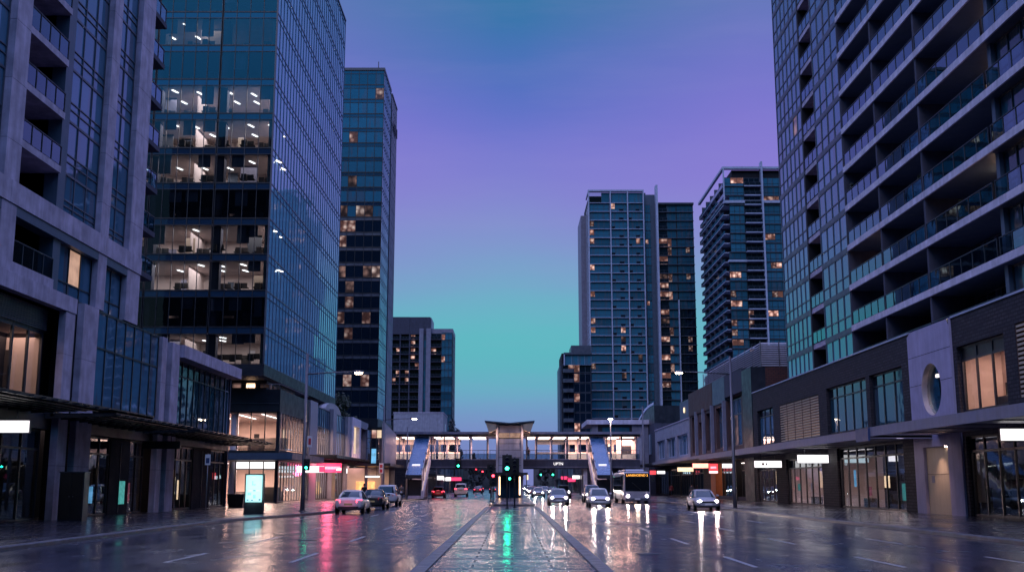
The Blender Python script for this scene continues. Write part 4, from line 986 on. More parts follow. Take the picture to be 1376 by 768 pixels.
# ---- the pair of far towers on the right
pair = thing('apartment_tower', 'tall apartment tower with a pale window grid and lower wing', 'building', (25.8, 360, 0))
P = Parts(pair)
b = MB(); b.box(25.9, 44.2, 361.2, 385, 0, 97.6, 'dark_core'); b.box(44.2, 48.4, 362.5, 380, 0, 98.5, 'panel_slate'); b.box(49, 61, 361.2, 385, 0, 94.8, 'dark_core'); b.box(24.0, 25.9, 374, 392, 0, 94, 'panel_grey'); b.box(36, 46, 368, 378, 97, 100.6, 'frame_mid'); b.box(49, 61.2, 360.3, 385, 94.5, 95.2, 'frame_dark'); b.build('core', pair)
b = MB()
for x, z1 in ((25.8, 99.4), (33.1, 99.4), (38.9, 99.4), (44.2, 99.4), (55.3, 62)): b.box(x - 0.18, x + 0.18, 359.75, 361.3, 0, z1, 'frame_light')
b.box(25.6, 44.4, 359.7, 361.3, 99.0, 99.5, 'frame_light'); b.box(25.62, 26, 359.75, 372, 99, 99.45, 'frame_light'); b.build('grid_frame', pair)
b = MB(); b.box(48.3, 49.0, 359.0, 362, 0, 101, 'frame_light'); b.build('fin', pair)
Lb = {3: [(0, .0)], 4: [(0, 0)], 7: [(0, 0)], 10: [(0, 0)], 13: [(0, 0)], 14: [(0, 0), ], }
lit0 = {2: 'lit_spark', 3: 'lit_warm', 4: 'lit_warm', 7: 'lit_warm', 10: 'lit_warm', 13: 'lit_warm', 14: 'lit_warm', 18: 'lit_spark'}
lit1 = {0: 'lit_warm', 14: 'lit_warm', 16: 'lit_warm', 19: 'lit_dim', 15: 'lit_dim'}
lit2 = {4: 'lit_warm', 17: 'lit_dim'}
lit4 = {4: 'lit_warm', 6: 'lit_warm', 8: 'lit_dim', 9: 'lit_warm', 10: 'lit_warm', 12: 'lit_warm', 13: 'lit_dim', 15: 'lit_warm', 17: 'lit_warm', 19: 'lit_warm', 20: 'lit_spark'}
lit5 = {4: 'lit_warm', 5: 'lit_spark', 8: 'lit_spark', 10: 'lit_warm', 14: 'lit_spark', 16: 'lit_spark', 18: 'lit_spark'}
b0 = 95.1
for k in range(28):
    z = b0 - 3.0 * (k + 1)
    b = MB(); b.box(25.85, 44.2, 359.85, 361.2, z + 2.82, z + 3.0, 'frame_light'); b.box(49, 61.1, 360.4, 361.2, z + 2.8, z + 3.0, 'frame_mid'); b.build('floor_slab', pair)
    for bi, (x0, w, lt) in enumerate(((26.0, 6.9, lit0), (33.3, 5.4, lit1), (39.1, 4.9, lit2))):
        v = (k * 3 + bi * 5) % 4
        l = {(2, 0): 'glass_dark'} if (k + bi) % 3 else {(0, 0): 'glass_spandrel'}
        if bi == 0: l = {}
        if k in lt: l[((0 if bi == 0 else 2) if not (bi == 1 and k == 0) else 0, 1)] = lt[k]
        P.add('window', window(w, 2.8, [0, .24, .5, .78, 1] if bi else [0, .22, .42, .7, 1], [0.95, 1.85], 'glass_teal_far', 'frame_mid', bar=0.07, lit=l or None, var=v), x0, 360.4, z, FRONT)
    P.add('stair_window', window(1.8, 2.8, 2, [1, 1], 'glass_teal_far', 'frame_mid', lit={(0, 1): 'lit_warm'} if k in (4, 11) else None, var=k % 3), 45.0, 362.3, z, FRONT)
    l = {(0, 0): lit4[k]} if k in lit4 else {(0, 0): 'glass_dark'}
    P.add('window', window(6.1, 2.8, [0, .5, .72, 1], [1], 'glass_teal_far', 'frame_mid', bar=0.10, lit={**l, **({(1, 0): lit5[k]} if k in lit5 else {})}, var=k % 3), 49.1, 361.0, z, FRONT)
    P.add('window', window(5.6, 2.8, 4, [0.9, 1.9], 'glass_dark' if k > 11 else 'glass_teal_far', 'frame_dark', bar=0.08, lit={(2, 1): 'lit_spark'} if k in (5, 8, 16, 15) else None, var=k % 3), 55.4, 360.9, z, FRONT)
    P.add('railing', railing(3.0, 1.0, 2, 'glass_spandrel', 'frame_mid'), 49.2, 360.4, z, FRONT)
    P.add('side_window', window(11.5, 2.9, 5, [1, 2], 'glass_curtain', 'frame_light', bar=0.16), 25.7, 372.5, z, FACE_W)
P.add('window', window(6.9, 3.5, [0, .6, 1], [1], 'glass_teal_far', 'frame_mid', lit={(0, 0): 'glass_clear'}), 26.0, 360.6, 95.2, FRONT)
P.add('window', window(5.4, 3.5, 2, [1], 'glass_teal_far', 'frame_mid'), 33.3, 360.6, 95.2, FRONT); P.add('window', window(4.9, 3.5, 2, [1], 'glass_teal_far', 'frame_mid'), 39.1, 360.6, 95.2, FRONT)
P.done()

# ---- the staggered tower beside it
stg = thing('apartment_tower', 'staggered apartment tower with raked balcony edges and a thin white mast fin', 'building', (63.5, 320, 0))
P = Parts(stg)
b = MB(); b.box(66.2, 84, 321, 362, 0, 95, 'dark_core'); b.box(84, 110, 325, 362, 0, 95.2, 'dark_core'); b.build('core', stg)
b = MB(); b.box(63.2, 90, 319.6, 321, 95.1, 95.8, 'frame_light'); b.box(63.2, 64, 321, 363.5, 95.1, 95.8, 'frame_light'); b.box(63.4, 90, 319.7, 321, 84.6, 85.4, 'frame_light'); b.box(63.4, 64.4, 321, 363.4, 84.6, 85.4, 'frame_light'); b.box(63.3, 63.7, 319.6, 320, 85.4, 95.1, 'frame_light'); b.box(64.2, 75, 319.4, 321, 66.6, 67.2, 'frame_light'); b.build('frame_band', stg)
b = MB(); b.box(74.6, 75.1, 318.8, 321, 0, 97.2, 'frame_light'); b.build('mast_fin', stg)
rg = random.Random(31)
for k in range(26):
    z = 92.4 - 2.88 * (k + 1) + 0.2
    xf = 63.6 if z > 84 else (65.0 if z > 67 else 64.4)
    if z > 84: xs = 63.4
    b = MB(); b.box(69.6, 74.6, 318.9 if k > 2 else 319.6, 321, z, z + 0.3, 'frame_light'); b.box(xf, 69.6, 319.9, 321, z, z + 0.22, 'frame_mid'); b.box(75.1, 90, 320.3, 321, z, z + 0.22, 'frame_mid'); b.build('floor_slab', stg)
    b = MB(); xo = 63.35 + (.25 if k % 4 == 1 else 0)
    b.box(xo, 66.3, 321.2, 363, z, z + 0.26, 'frame_light'); b.box(xo + .03, xo + .08, 321.3, 363, z + .26, z + 1.15, 'glass_teal_far')
    for q in range(5): b.box(xo + .02, 66.2, 327 + q * 7.5, 327.25 + q * 7.5, z + .26, z + 2.88, 'frame_mid')
    b.box(66.1, 66.2, 321.2, 363, z + 0.26, z + 2.88, 'glass_teal_far'); b.build('side_balcony', stg)
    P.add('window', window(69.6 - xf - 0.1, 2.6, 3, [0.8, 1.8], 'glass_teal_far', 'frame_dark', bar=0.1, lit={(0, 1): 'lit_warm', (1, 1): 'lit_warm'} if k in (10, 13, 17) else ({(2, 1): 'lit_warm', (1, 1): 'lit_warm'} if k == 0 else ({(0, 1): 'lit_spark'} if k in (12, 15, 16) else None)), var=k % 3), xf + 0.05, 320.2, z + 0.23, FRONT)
    P.add('balcony_door', window(4.8, 2.55, 3, [1], 'glass_dark', 'frame_mid', bar=0.1, lit={(0, 0): 'lit_spark'} if k in (14, 15, 18) else None), 69.7, 320.9, z + 0.31, FRONT)
    P.add('railing', railing(4.9, 1.0, 3, 'glass_spandrel', 'frame_mid'), 69.65, 318.95 if k > 2 else 319.62, z + 0.31, FRONT)
    P.add('window', window(6.5, 2.6, 4, [0.8, 1.8], 'glass_teal_far', 'frame_dark', bar=0.1, lit={(0, 1): 'lit_warm', (1, 1): 'lit_warm', (2, 1): 'lit_warm'} if k in (2,) else ({(0, 1): 'lit_warm', (1, 1): 'lit_warm'} if k in (6, 14) else ({(2, 1): 'lit_warm', (1, 1): 'lit_spark'} if k in (9, 12) else None)), var=k % 3), 75.2, 320.5, z + 0.23, FRONT)
P.done()
sml = thing('apartment_block', 'smaller dark block of flats with rounded pale balconies left of the pale-gridded tower', 'building', (15, 330, 0))
P = Parts(sml)
b = MB(); b.box(15.0, 24, 331.5, 350, 0, 40.8, 'dark_core'); b.box(14.4, 15.0, 333, 350, 0, 37.2, 'panel_slate'); b.box(18, 24, 333, 345, 40.5, 43.4, 'frame_mid'); b.build('core', sml)
b = MB(); b.box(15.6, 24, 330, 331.5, 40.3, 40.9, 'frame_mid'); b.box(15.6, 15.9, 330, 331.5, 37, 40.3, 'frame_light'); b.build('roof_frame', sml)
for k in range(11):
    z = 36.2 - 2.95 * (k + 1) + 1.6
    b = MB(); b.prism([(15.4, 331.4), (15.4, 330.2), (15.7, 329.8), (18.2, 329.8), (18.6, 330.2), (18.6, 331.4)], z, z + 1.1, 'frame_mid'); b.build('balcony', sml)
    P.add('window', window(8.6, 2.7, 5, [1], 'glass_dark', 'frame_mid', bar=0.12, lit={(2, 0): 'lit_warm'} if k in (1, 3, 6, 9) else ({(1, 0): 'lit_warm', (2, 0): 'lit_warm'} if k == 0 else None), var=k % 3), 15.2, 331.3, z + 0.1, FRONT)
P.add('window', window(8, 3.0, 4, [1], 'glass_teal_far', 'frame_light'), 15.9, 330.6, 37.2, FRONT)
P.done()
# ================================================================== footbridge, stairs and lift
YB = 148.0
brg = thing('footbridge', 'covered station footbridge with glowing light tubes and glass parapets crossing the whole street', 'footbridge', (0, YB, 0))
b = MB(); b.box(-18.5, 17.0, YB, YB + 0.5, 3.9, 5.0, 'concrete_dark'); b.box(-18.5, 17.0, YB + 5.5, YB + 6, 3.9, 5.0, 'concrete_dark'); b.box(-18.5, 17, YB + 0.5, YB + 5.5, 4.55, 5.0, 'concrete_dark'); b.box(-18.5, 17, YB - 0.08, YB + 0.1, 5.0, 5.14, 'panel_grey'); b.box(-18.5, 17, YB - 0.05, YB, 4.05, 4.14, 'panel_grey'); b.build('deck_girder', brg)
b = MB(); b.box(-18.8, 17.2, YB - 0.9, YB + 6.5, 8.42, 8.62, 'panel_slate'); b.box(-18.8, 17.2, YB - 1.0, YB - 0.9, 8.36, 8.68, 'panel_grey'); b.box(-18.6, 17, YB - 0.6, YB + 6, 8.1, 8.4, 'metal_dark'); b.box(-18.6, 17, YB - 0.55, YB + 6, 8.04, 8.1, 'soffit_light'); b.build('roof', brg)
PX = [-17.2, -15.0, -12.95, -10.7, -9.0, -7.55, -5.6, -3.3, 2.0, 3.25, 5.3, 7.4, 9.1, 10.35, 12.6, 14.6, 16.6]
for x in PX:
    b = MB(); b.box(x - 0.08, x + 0.08, YB + 0.12, YB + 0.3, 5.0, 8.05, 'panel_grey'); b.build('post', brg); b = MB(); b.box(x - 0.08, x + 0.08, YB + 5.7, YB + 5.9, 5.0, 8.05, 'panel_grey'); b.build('post', brg)
b = MB()
for (x0, x1) in ((-18.5, -12.8), (-10.9, -2.1), (1.5, 10.2), (12.2, 17.0)):
    b.box(x0, x1, YB + 0.05, YB + 0.1, 6.25, 6.32, 'panel_grey'); b.box(x0, x1, YB + 0.05, YB + 0.1, 5.8, 5.84, 'panel_grey')
    b.quad([(x0, YB + 0.07, 5.16), (x1, YB + 0.07, 5.16), (x1, YB + 0.07, 5.8), (x0, YB + 0.07, 5.8)], 'glass_rail')
    n = int((x1 - x0) / 0.75)
    for k in range(n + 1): b.box(x0 + (x1 - x0 - 0.04) * k / n, x0 + (x1 - x0 - 0.04) * k / n + 0.04, YB + 0.04, YB + 0.11, 5.1, 6.3, 'metal_grey')
b.build('parapet', brg)
for x0, x1 in ((-17.0, -15.4), (-14.7, -13.1), (-10.4, -9.5), (-9.3, -7.9), (-7.2, -5.8), (-5.3, -3.6), (2.1, 3.1), (3.6, 5.1), (5.6, 7.2), (7.6, 8.9), (9.3, 10.2), (12.9, 14.3), (14.8, 16.3)):
    for y, z in ((YB + 0.55, 7.92), (YB + 5.0, 7.92)):
        b = MB(); b.box(x0, x1, y, y + 0.16, z, z + 0.1, 'light_bridge'); b.build('light_tube', brg)
for x0, x1, m in ((-18.5, -13, 'room_wall'), (-12.9, -10.5, 'room_wall'), (-10.2, -7.2, 'room_wall'), (3.4, 7.2, 'frame_mid'), (7.6, 10.3, 'room_wall'), (10.4, 17, 'room_wall')):
    b = MB(); b.box(x0, x1, YB + 5.92, YB + 5.98, 5.0 if m == 'room_wall' else 5.9, 6.2, m)
    if m == 'room_wall':
        for q in range(int((x1 - x0) / 1.1)): b.box(x0 + q * 1.1 + .03, x0 + q * 1.1 + 0.38, YB + 5.93, YB + 5.97, 6.19, 7.26, 'room_wall' if q % 2 else 'frame_mid')
        b.box(x0, x1, YB + 5.92, YB + 5.98, 7.25, 8.0, m)
    else: b.box(x0, x0 + .1, YB + 5.92, YB + 5.98, 6.2, 8.0, m); b.box(x0 + .1, x1, YB + 5.92, YB + 5.98, 7.25, 8.0, m)
    b.build('rear_wall', brg)
b = MB(); b.box(14.2, 16.8, YB + 3.4, YB + 3.5, 5.0, 8.0, 'room_wall'); b.box(14.9, 16.2, YB + 3.36, YB + 3.4, 5.9, 7.0, 'frame_dark'); b.build('kiosk_wall', brg)
for x in (-11.75, 9.75):
    b = MB(); b.box(x - 0.25, x + 0.25, YB + 0.6, YB + 1.4, 0.0, 4.55, 'concrete_pale'); b.build('pier', brg); b = MB(); b.box(x - 0.25, x + 0.25, YB + 4.6, YB + 5.4, 0, 4.55, 'concrete_pale'); b.build('pier', brg)
me = text_mesh('UPTN', 0.5, 0.02, 'lightbox_white', 'lettering'); link_mesh('lettering', me, brg, (6.15, -0.06, 4.5), (PI / 2, 0, 0))
for i in range(6):
    x = (-15.5, -9, -5, 5, 9.5, 14.5)[i]
    lamp('AREA', 'bridge_lamp', (x, YB + 2.6, 7.75), 1000, (1.0, 0.56, 0.44), size=3.6, sizey=3)
for side, x0, x1 in (('left', -12.75, -11.0), ('right', 10.35, 12.1)):
    st = thing('bridge_stair', 'covered stair with sloping blue roof coming down from the bridge on the %s pavement' % side, 'stair', ((x0 + x1) / 2, 142, 0), 'stairs from the footbridge')
    b = MB(); n = 9
    for k in range(n):
        ya, yb = 148.05 - 13.2 * k / n, 148.05 - 13.2 * (k + 1) / n; za, zb = 8.1 - 5.15 * k / n, 8.1 - 5.15 * (k + 1) / n
        b.ring_loft([[(x0, ya, za), (x1, ya, za), (x1, ya, za - 0.15), (x0, ya, za - 0.15)], [(x0, yb + 0.05, zb), (x1, yb + 0.05, zb), (x1, yb + 0.05, zb - 0.15), (x0, yb + 0.05, zb - 0.15)]], 'stair_roof', smooth=False)
    b.build('roof', st)
    b = MB()
    for xx in (x0 - 0.1, x1 + 0.02): b.ring_loft([[(xx, 148, 8.16), (xx + 0.08, 148, 8.16), (xx + 0.08, 148, 7.86), (xx, 148, 7.86)], [(xx, 134.8, 3.0), (xx + 0.08, 134.8, 3.0), (xx + 0.08, 134.8, 2.7), (xx, 134.8, 2.7)]], 'cladding_light', smooth=False)
    b.build('roof_edge', st)
    b = MB(); n = 30
    for k in range(n):
        y = 148 - 12.0 * k / n; z = 5.05 - 4.9 * k / n; b.box(x0 + 0.1, x1 - 0.1, y - 0.44, y, z - 0.2, z, 'concrete')
    b.build('treads', st)
    xi = x1 - 0.05 if side == 'left' else x0 - 0.25
    b = MB(); b.ring_loft([[(xi, 148, 5.9), (xi + 0.3, 148, 5.9), (xi + 0.3, 148, 4.6), (xi, 148, 4.6)], [(xi, 135.9, 1.05), (xi + 0.3, 135.9, 1.05), (xi + 0.3, 135.9, 0.13), (xi, 135.9, 0.13)]], 'concrete_pale', smooth=False)
    b.ring_loft([[(xi + 0.1, 147.9, 6.05), (xi + 0.2, 147.9, 6.05), (xi + 0.2, 147.9, 5.97), (xi + 0.1, 147.9, 5.97)], [(xi + 0.1, 135.9, 1.2), (xi + 0.2, 135.9, 1.2), (xi + 0.2, 135.9, 1.12), (xi + 0.1, 135.9, 1.12)]], 'stair_glow', smooth=False); b.build('stringer', st)
    for k in range(5):
        y = 136.2 + k * 2.7; z = 3.2 + (y - 134.8) * 0.39; zb = 0.13 if k < 1 else 0.9 + (y - 135.9) * 0.4
        for xx in (x0 - 0.02, x1 + 0.0): b = MB(); b.box(xx - 0.05, xx + 0.05, y, y + 0.1, zb, z, 'metal_grey'); b.build('post', st)
    b = MB(); b.box(x0 - 0.05, x1 + 0.05, 134.6, 134.75, 2.5, 2.95, 'frame_dark'); b.box(x0, x1, 136.6, 136.7, 0.13, 2.4, 'frame_dark'); b.box(x0, x1, 136.7, 147, 0.13, 0.2, 'concrete_dark'); b.build('gate', st)
    lamp('AREA', 'stair_lamp', ((x0 + x1) / 2, 141, 4.3), 130, (1.0, 0.7, 0.55), size=1, sizey=6)

lift = thing('lift_tower', 'grey panelled lift tower with butterfly roof on the median island in front of the bridge', 'lift tower', (-0.3, 143, 0.15))
b = MB(); b.box(-1.75, 1.15, 143.05, 146.5, 0.15, 9.4, 'dark_core'); z = 3.35
for t in (4.25, 5.25, 6.2, 7.0, 7.65): b.box(-1.72, 1.12, 142.95, 143.05, z, t - 0.05, 'white_render'); z = t
for x0 in (-2.05, 1.15): b.box(x0, x0 + 0.28, 142.85, 146.6, 0.15, 9.4, 'cladding_light')
b.box(-1.78, -2.0, 143.1, 146.4, 3.3, 9.3, 'panel_grey'); b.box(-1.7, 1.1, 142.98, 143.04, 8.35, 9.3, 'panel_grey'); b.build('shaft', lift)
b = MB(); b.box(-1.7, 1.1, 142.97, 143.04, 7.72, 8.32, 'glow_gold'); b.box(-0.33, -0.27, 142.93, 142.97, 7.72, 8.32, 'panel_grey'); b.build('top_window', lift)
b = MB()
sec = [(-3.4, 9.72), (-2.95, 8.3), (-2.1, 8.75), (-2.1, 9.3), (1.5, 9.3), (1.5, 8.75), (2.35, 8.3), (2.8, 9.72), (2.85, 9.86), (-0.3, 9.56), (-3.45, 9.86)]
def rect(pts, m): b.ring_loft([[(x, 142.3, z) for x, z in pts], [(x, 147.2, z) for x, z in pts]], m, smooth=False)
rect([(-3.4, 9.70), (-2.95, 8.3), (-2.07, 8.7), (-2.07, 9.45)], 'door_beige'); rect([(2.8, 9.70), (1.47, 9.45), (1.47, 8.7), (2.35, 8.3)], 'door_beige')
b.ring_loft([[(x, 142.1, z) for x, z in ((-3.5, 9.74), (-0.3, 9.46), (2.9, 9.74), (2.9, 9.88), (-0.3, 9.6), (-3.5, 9.88))], [(x, 147.4, z) for x, z in ((-3.5, 9.74), (-0.3, 9.46), (2.9, 9.74), (2.9, 9.88), (-0.3, 9.6), (-3.5, 9.88))]], 'panel_slate', smooth=False)
b.build('roof', lift)
b = MB(); b.box(-2.7, 2.0, 141.3, 142.9, 3.0, 3.3, 'metal_dark'); b.build('awning', lift)
b = MB(); b.box(-1.45, 0.85, 142.96, 143.04, 0.16, 2.9, 'glass_dark'); b.box(-0.33, -0.27, 142.9, 142.96, 0.16, 2.9, 'frame_mid'); b.build('door', lift)
for x in (-1.68, 0.9):
    b = MB(); b.box(x, x + 0.18, 142.9, 142.96, 0.5, 2.8, 'strip_warm'); b.build('light_strip', lift)
for x in (-2.55, 1.85):
    b = MB(); b.box(x - 0.06, x + 0.06, 141.4, 141.52, 0.15, 3.0, 'metal_grey'); b.build('post', lift)
for s in (-1, 1): lamp('POINT', 'lift_roof_lamp', (-0.3 + s * 2.2, 142.4, 7.9), 130, (1, 0.6, 0.42), size=0.15)
b = MB(); b.box(1.9, 2.05, 140.9, 141.2, 2.4, 3.0, 'lightbox_warm'); b.build('light_box', lift)

# ================================================================== street furniture
def street_lamp(x, y, h, arm, az, label, e=260, lens='lamp_lens'):
    t = thing('street_lamp', label, 'street lamp', (x, y, 0.13), 'street lamps')
    b = MB(); b.tube([(x, y, 0.13), (x, y, 1.4), (x, y, h)], [0.15, 0.125, 0.075], 'metal_pole', 14); b.disc((x, y, 0.13), 0.24, (0, 0, 1), 'metal_pole', 14, 0.06); b.build('pole', t)
    if arm:
        b = MB(); b.tube([(x, y, az - 0.1), (x + arm * 0.5, y, az + 0.02), (x + arm * 0.92, y, az + 0.06)], [0.05, 0.04, 0.035], 'metal_pole', 8); b.build('arm', t)
        hx = x + arm; s = 1 if arm > 0 else -1
        b = MB(); b.ring_loft([[(hx - s * 0.42, y + 0.10 * math.cos(q), az + 0.07 + 0.05 * math.sin(q)) for q in [2 * PI * k / 12 for k in range(12)]], [(hx - s * 0.1, y + 0.19 * math.cos(q), az + 0.08 + 0.08 * math.sin(q)) for q in [2 * PI * k / 12 for k in range(12)]], [(hx + s * 0.34, y + 0.15 * math.cos(q), az + 0.07 + 0.05 * math.sin(q)) for q in [2 * PI * k / 12 for k in range(12)]]], 'metal_pole')
        hd = b.build('lamp_head', t)
        b = MB(); b.ring_loft([[(hx + 0.27 * math.cos(q), y + 0.15 * math.sin(q), az + 0.02) for q in [2 * PI * k / 16 for k in range(16)]], [(hx + 0.2 * math.cos(q), y + 0.11 * math.sin(q), az - 0.09) for q in [2 * PI * k / 16 for k in range(16)]]], lens); b.build('lens', hd)
        lamp('SPOT', 'street_lamp_light', (hx, y, az - 0.15), e, (1.0, 0.68, 0.46), size=0.18, spot=150, blend=0.8)
    return t
street_lamp(-13.25, 71, 10.15, 3.35, 8.9, 'tall street lamp at the kerb behind the glowing display kiosk')
street_lamp(-14.1, 122, 10.3, 3.35, 8.9, 'tall street lamp at the kerb beyond the parked white van')
street_lamp(15.9, 80, 11.0, -3.75, 9.8, 'tall street lamp on the right kerb in front of the brick podium')
street_lamp(14.75, 125, 10.5, 0, 0, 'bare lamp pole on the right pavement beyond the bus')
street_lamp(-13.1, 139.3, 8.9, 0, 0, 'thin bare pole standing beside the left bridge stair')
t = street_lamp(11.55, 130, 9.4, 0, 0, 'post-top street lamp with a flat disc head by the right bridge stair')
b = MB(); b.tube([(11.55, 130, 9.4), (11.55, 130, 9.55)], [0.34, 0.2], 'metal_pole', 18); hd = b.build('lamp_head', t)
b = MB(); b.disc((11.55, 130, 9.4), 0.26, (0, 0, -1), 'lamp_lens', 18, 0.07); b.build('lens', hd)
lamp('SPOT', 'street_lamp_light', (11.55, 130, 9.2), 200, (1.0, 0.7, 0.5), size=0.18, spot=150)

def signal(x, y, z0, label, lit='green', pole=True, ped=None, zb=0.13, sc=1.0):
    t = thing('traffic_signal', label, 'traffic light', (x, y, zb if pole else z0), 'traffic lights')
    if pole: b = MB(); b.tube([(x, y + 0.12, zb), (x, y + 0.12, z0 + 1.25)], 0.055, 'metal_dark', 10); b.disc((x, y + 0.12, zb), 0.14, (0, 0, 1), 'metal_dark', 12, 0.08); b.build('pole', t)
    b = MB(); b.box(x - 0.36, x + 0.36, y + 0.03, y + 0.05, z0 - 0.12, z0 + 1.17, 'black_plastic'); b.build('backing_board', t)
    b = MB(); b.box(x - 0.17, x + 0.17, y - 0.16, y + 0.03, z0, z0 + 1.05, 'black_plastic'); hd = b.build('head', t)
    for k, (c, nm) in enumerate((('green', 'signal_green'), ('amber', 'signal_amber'), ('red', 'signal_red'))):
        zc = z0 + 0.2 + 0.33 * k
        b = MB(); b.disc((x, y - 0.165, zc), 0.13, (0, -1, 0), nm if lit == c else 'lettering_dark', 18, 0.02); b.build('lens', hd)
        b = MB(); n = 12
        b.ring_loft([[(x + 0.145 * math.cos(a), y - 0.17, zc + 0.145 * math.sin(a)) for a in [PI * q / n for q in range(n + 1)]], [(x + 0.145 * math.cos(a), y - 0.36, zc + 0.10 * math.sin(a)) for a in [PI * q / n for q in range(n + 1)]]], 'black_plastic', cap=False, closed=False); b.build('visor', hd)
    if ped:
        b = MB(); b.box(x + 0.08, x + 0.3, y - 0.14, y + 0.02, z0 - 0.72, z0 - 0.22, 'black_plastic'); pd = b.build('pedestrian_head', t)
        b = MB(); b.disc((x + 0.19, y - 0.145, z0 - 0.55), 0.075, (0, -1, 0), ped, 14, 0.015); b.build('lens', pd)
    if sc != 1: t.scale = (sc, sc, sc)
    return t
signal(-0.36, 82, 2.78, 'green traffic light on the median pole in front of the lift tower', 'green', ped='signal_green', zb=0.08)
lamp('SPOT', 'signal_glow', (-0.36, 81.5, 2.98), 60, (0.02, 1.0, 0.5), rot=(R(80), 0, PI), size=0.12, spot=100)
t = signal(0.2, 84.2, 2.6, 'unlit dark signal head on a short pole just behind the green median light', None, zb=0.08)
signal(-7.1, YB - 0.4, 4.05, 'green traffic light mounted on the bridge girder above the left lanes', 'green', pole=False)
signal(-2.05, 108, 2.55, 'small green signal left of the lift at the edge of the island', 'green', zb=0.15)
signal(-1.75, 104, 1.75, 'low red signal on a short post left of the lift', 'red', zb=0.15)
signal(-6.6, 205, 3.75, 'distant red light under the bridge, nearer the left', 'red', zb=0)
signal(-5.4, 205, 3.3, 'distant red light under the bridge, nearer the lift', 'red', zb=0)
signal(5.3, 205, 3.4, 'distant green light under the bridge right of the lift', 'green', zb=0)
signal(7.5, 205, 3.4, 'distant green light under the bridge, farthest right', 'green', zb=0)
signal(-13.0, 70.6, 2.75, 'small signal head fixed to the left street lamp pole showing green', 'green', pole=False, sc=.55)
b = MB(); b.box(-13.05, -12.75, 70.85, 70.9, 4.15, 4.85, 'sign_white'); b.box(-12.98, -12.82, 70.84, 70.85, 4.3, 4.7, 'sign_red'); o = b.build('street_sign', None, (-12.9, 70.9, 4.5)); tag(o, 'small white plate sign above the signal on the left lamp pole', 'sign')
b = MB(); b.box(-14.5, -14.05, 121.8, 121.86, 3.0, 4.1, 'sign_white'); b.box(-14.42, -14.13, 121.78, 121.8, 3.6, 3.95, 'sign_red'); b.box(-14.42, -14.13, 121.78, 121.8, 3.1, 3.45, 'sign_red'); o = b.build('street_sign', None, (-14.3, 121.8, 3.5)); tag(o, 'white and red parking plate on the lamp pole beyond the white van', 'sign')

kiosk = thing('display_kiosk', 'freestanding black kiosk with a glowing pale cyan map screen on the left pavement', 'kiosk', (-14.95, 65, 0.13))
b = MB(); b.box(-15.5, -14.4, 64.9, 65.25, 0.13, 2.42, 'black_plastic'); b.box(-15.54, -14.36, 64.86, 65.29, 0.13, 0.2, 'metal_dark'); b.build('body', kiosk)
b = MB(); b.box(-15.42, -14.48, 64.87, 64.9, 0.8, 2.34, 'screen_cyan')
for x, z, w, h, m in ((-15.06, 1.76, .06, .24, 'sign_blue'), (-15.0, 1.76, .14, .06, 'sign_blue'), (-15.40, 1.44, .9, .03, 'metal_grey'), (-15.0, 1.43, .16, .05, 'lettering_dark'), (-15.3, 1.2, .2, .14, 'signal_dim'), (-14.98, 1.02, .14, .2, 'signal_dim'), (-15.35, .9, .12, .06, 'lettering_dark'), (-15.1, .88, .12, .06, 'lettering_dark'), (-14.66, .9, .12, .08, 'lettering_dark'), (-15.05, 2.2, .2, .02, 'metal_grey')):
    b.box(x, x + w, 64.862, 64.87, z, z + h, m if m in M else 'sign_blue')
b.build('screen', kiosk)
lamp('AREA', 'kiosk_light', (-14.95, 64.75, 1.6), 55, (0.5, 0.97, 1.0), rot=(R(90), 0, 0), size=0.9, sizey=1.5)
cab = thing('utility_cabinet', 'tall dark brown utility cabinet standing against the second concrete column', 'cabinet', (-20.55, 52.6, 0.13))
b = MB(); b.box(-21.15, -20.0, 52.3, 52.95, 0.13, 2.35, 'frame_dark'); b.box(-21.18, -19.97, 52.27, 52.98, 2.35, 2.4, 'frame_mid'); b.build('body', cab)
for x in (-21.08, -20.55):
    b = MB(); b.box(x, x + 0.5, 52.28, 52.3, 0.25, 2.28, 'black_plastic'); d = b.build('door', cab); b = MB(); b.disc((x + (0.43 if x < -21 else 0.07), 52.28, 1.25), 0.025, (0, -1, 0), 'metal_grey', 8, 0.03); b.build('handle', d)
for x, y, l in ((-20.6, 84, 'dark tapered litter bin on the pavement left of the display kiosk'),):
    t = thing('litter_bin', l, 'bin', (x, y, 0.13)); b = MB(); b.ring_loft([[(x - .5, y - .4, .13), (x + .5, y - .4, .13), (x + .5, y + .4, .13), (x - .5, y + .4, .13)], [(x - .62, y - .5, 1.05), (x + .62, y - .5, 1.05), (x + .62, y + .5, 1.05), (x - .62, y + .5, 1.05)]], 'black_plastic', smooth=False); b.build('body', t)
    b = MB(); b.box(x - .65, x + .65, y - .53, y + .53, 1.05, 1.12, 'frame_mid'); b.build('rim', t)
t = thing('sign_post', 'thin post with a small blue and white plate on the left pavement', 'sign', (-17.4, 63.8, 0.13))
b = MB(); b.tube([(-17.4, 63.8, 0.13), (-17.4, 63.8, 3.55)], 0.03, 'metal_grey', 8); b.build('post', t)
b = MB(); b.box(-17.55, -17.25, 63.74, 63.77, 2.9, 3.5, 'sign_white'); b.box(-17.5, -17.3, 63.73, 63.74, 3.0, 3.3, 'sign_blue'); b.build('plate', t)

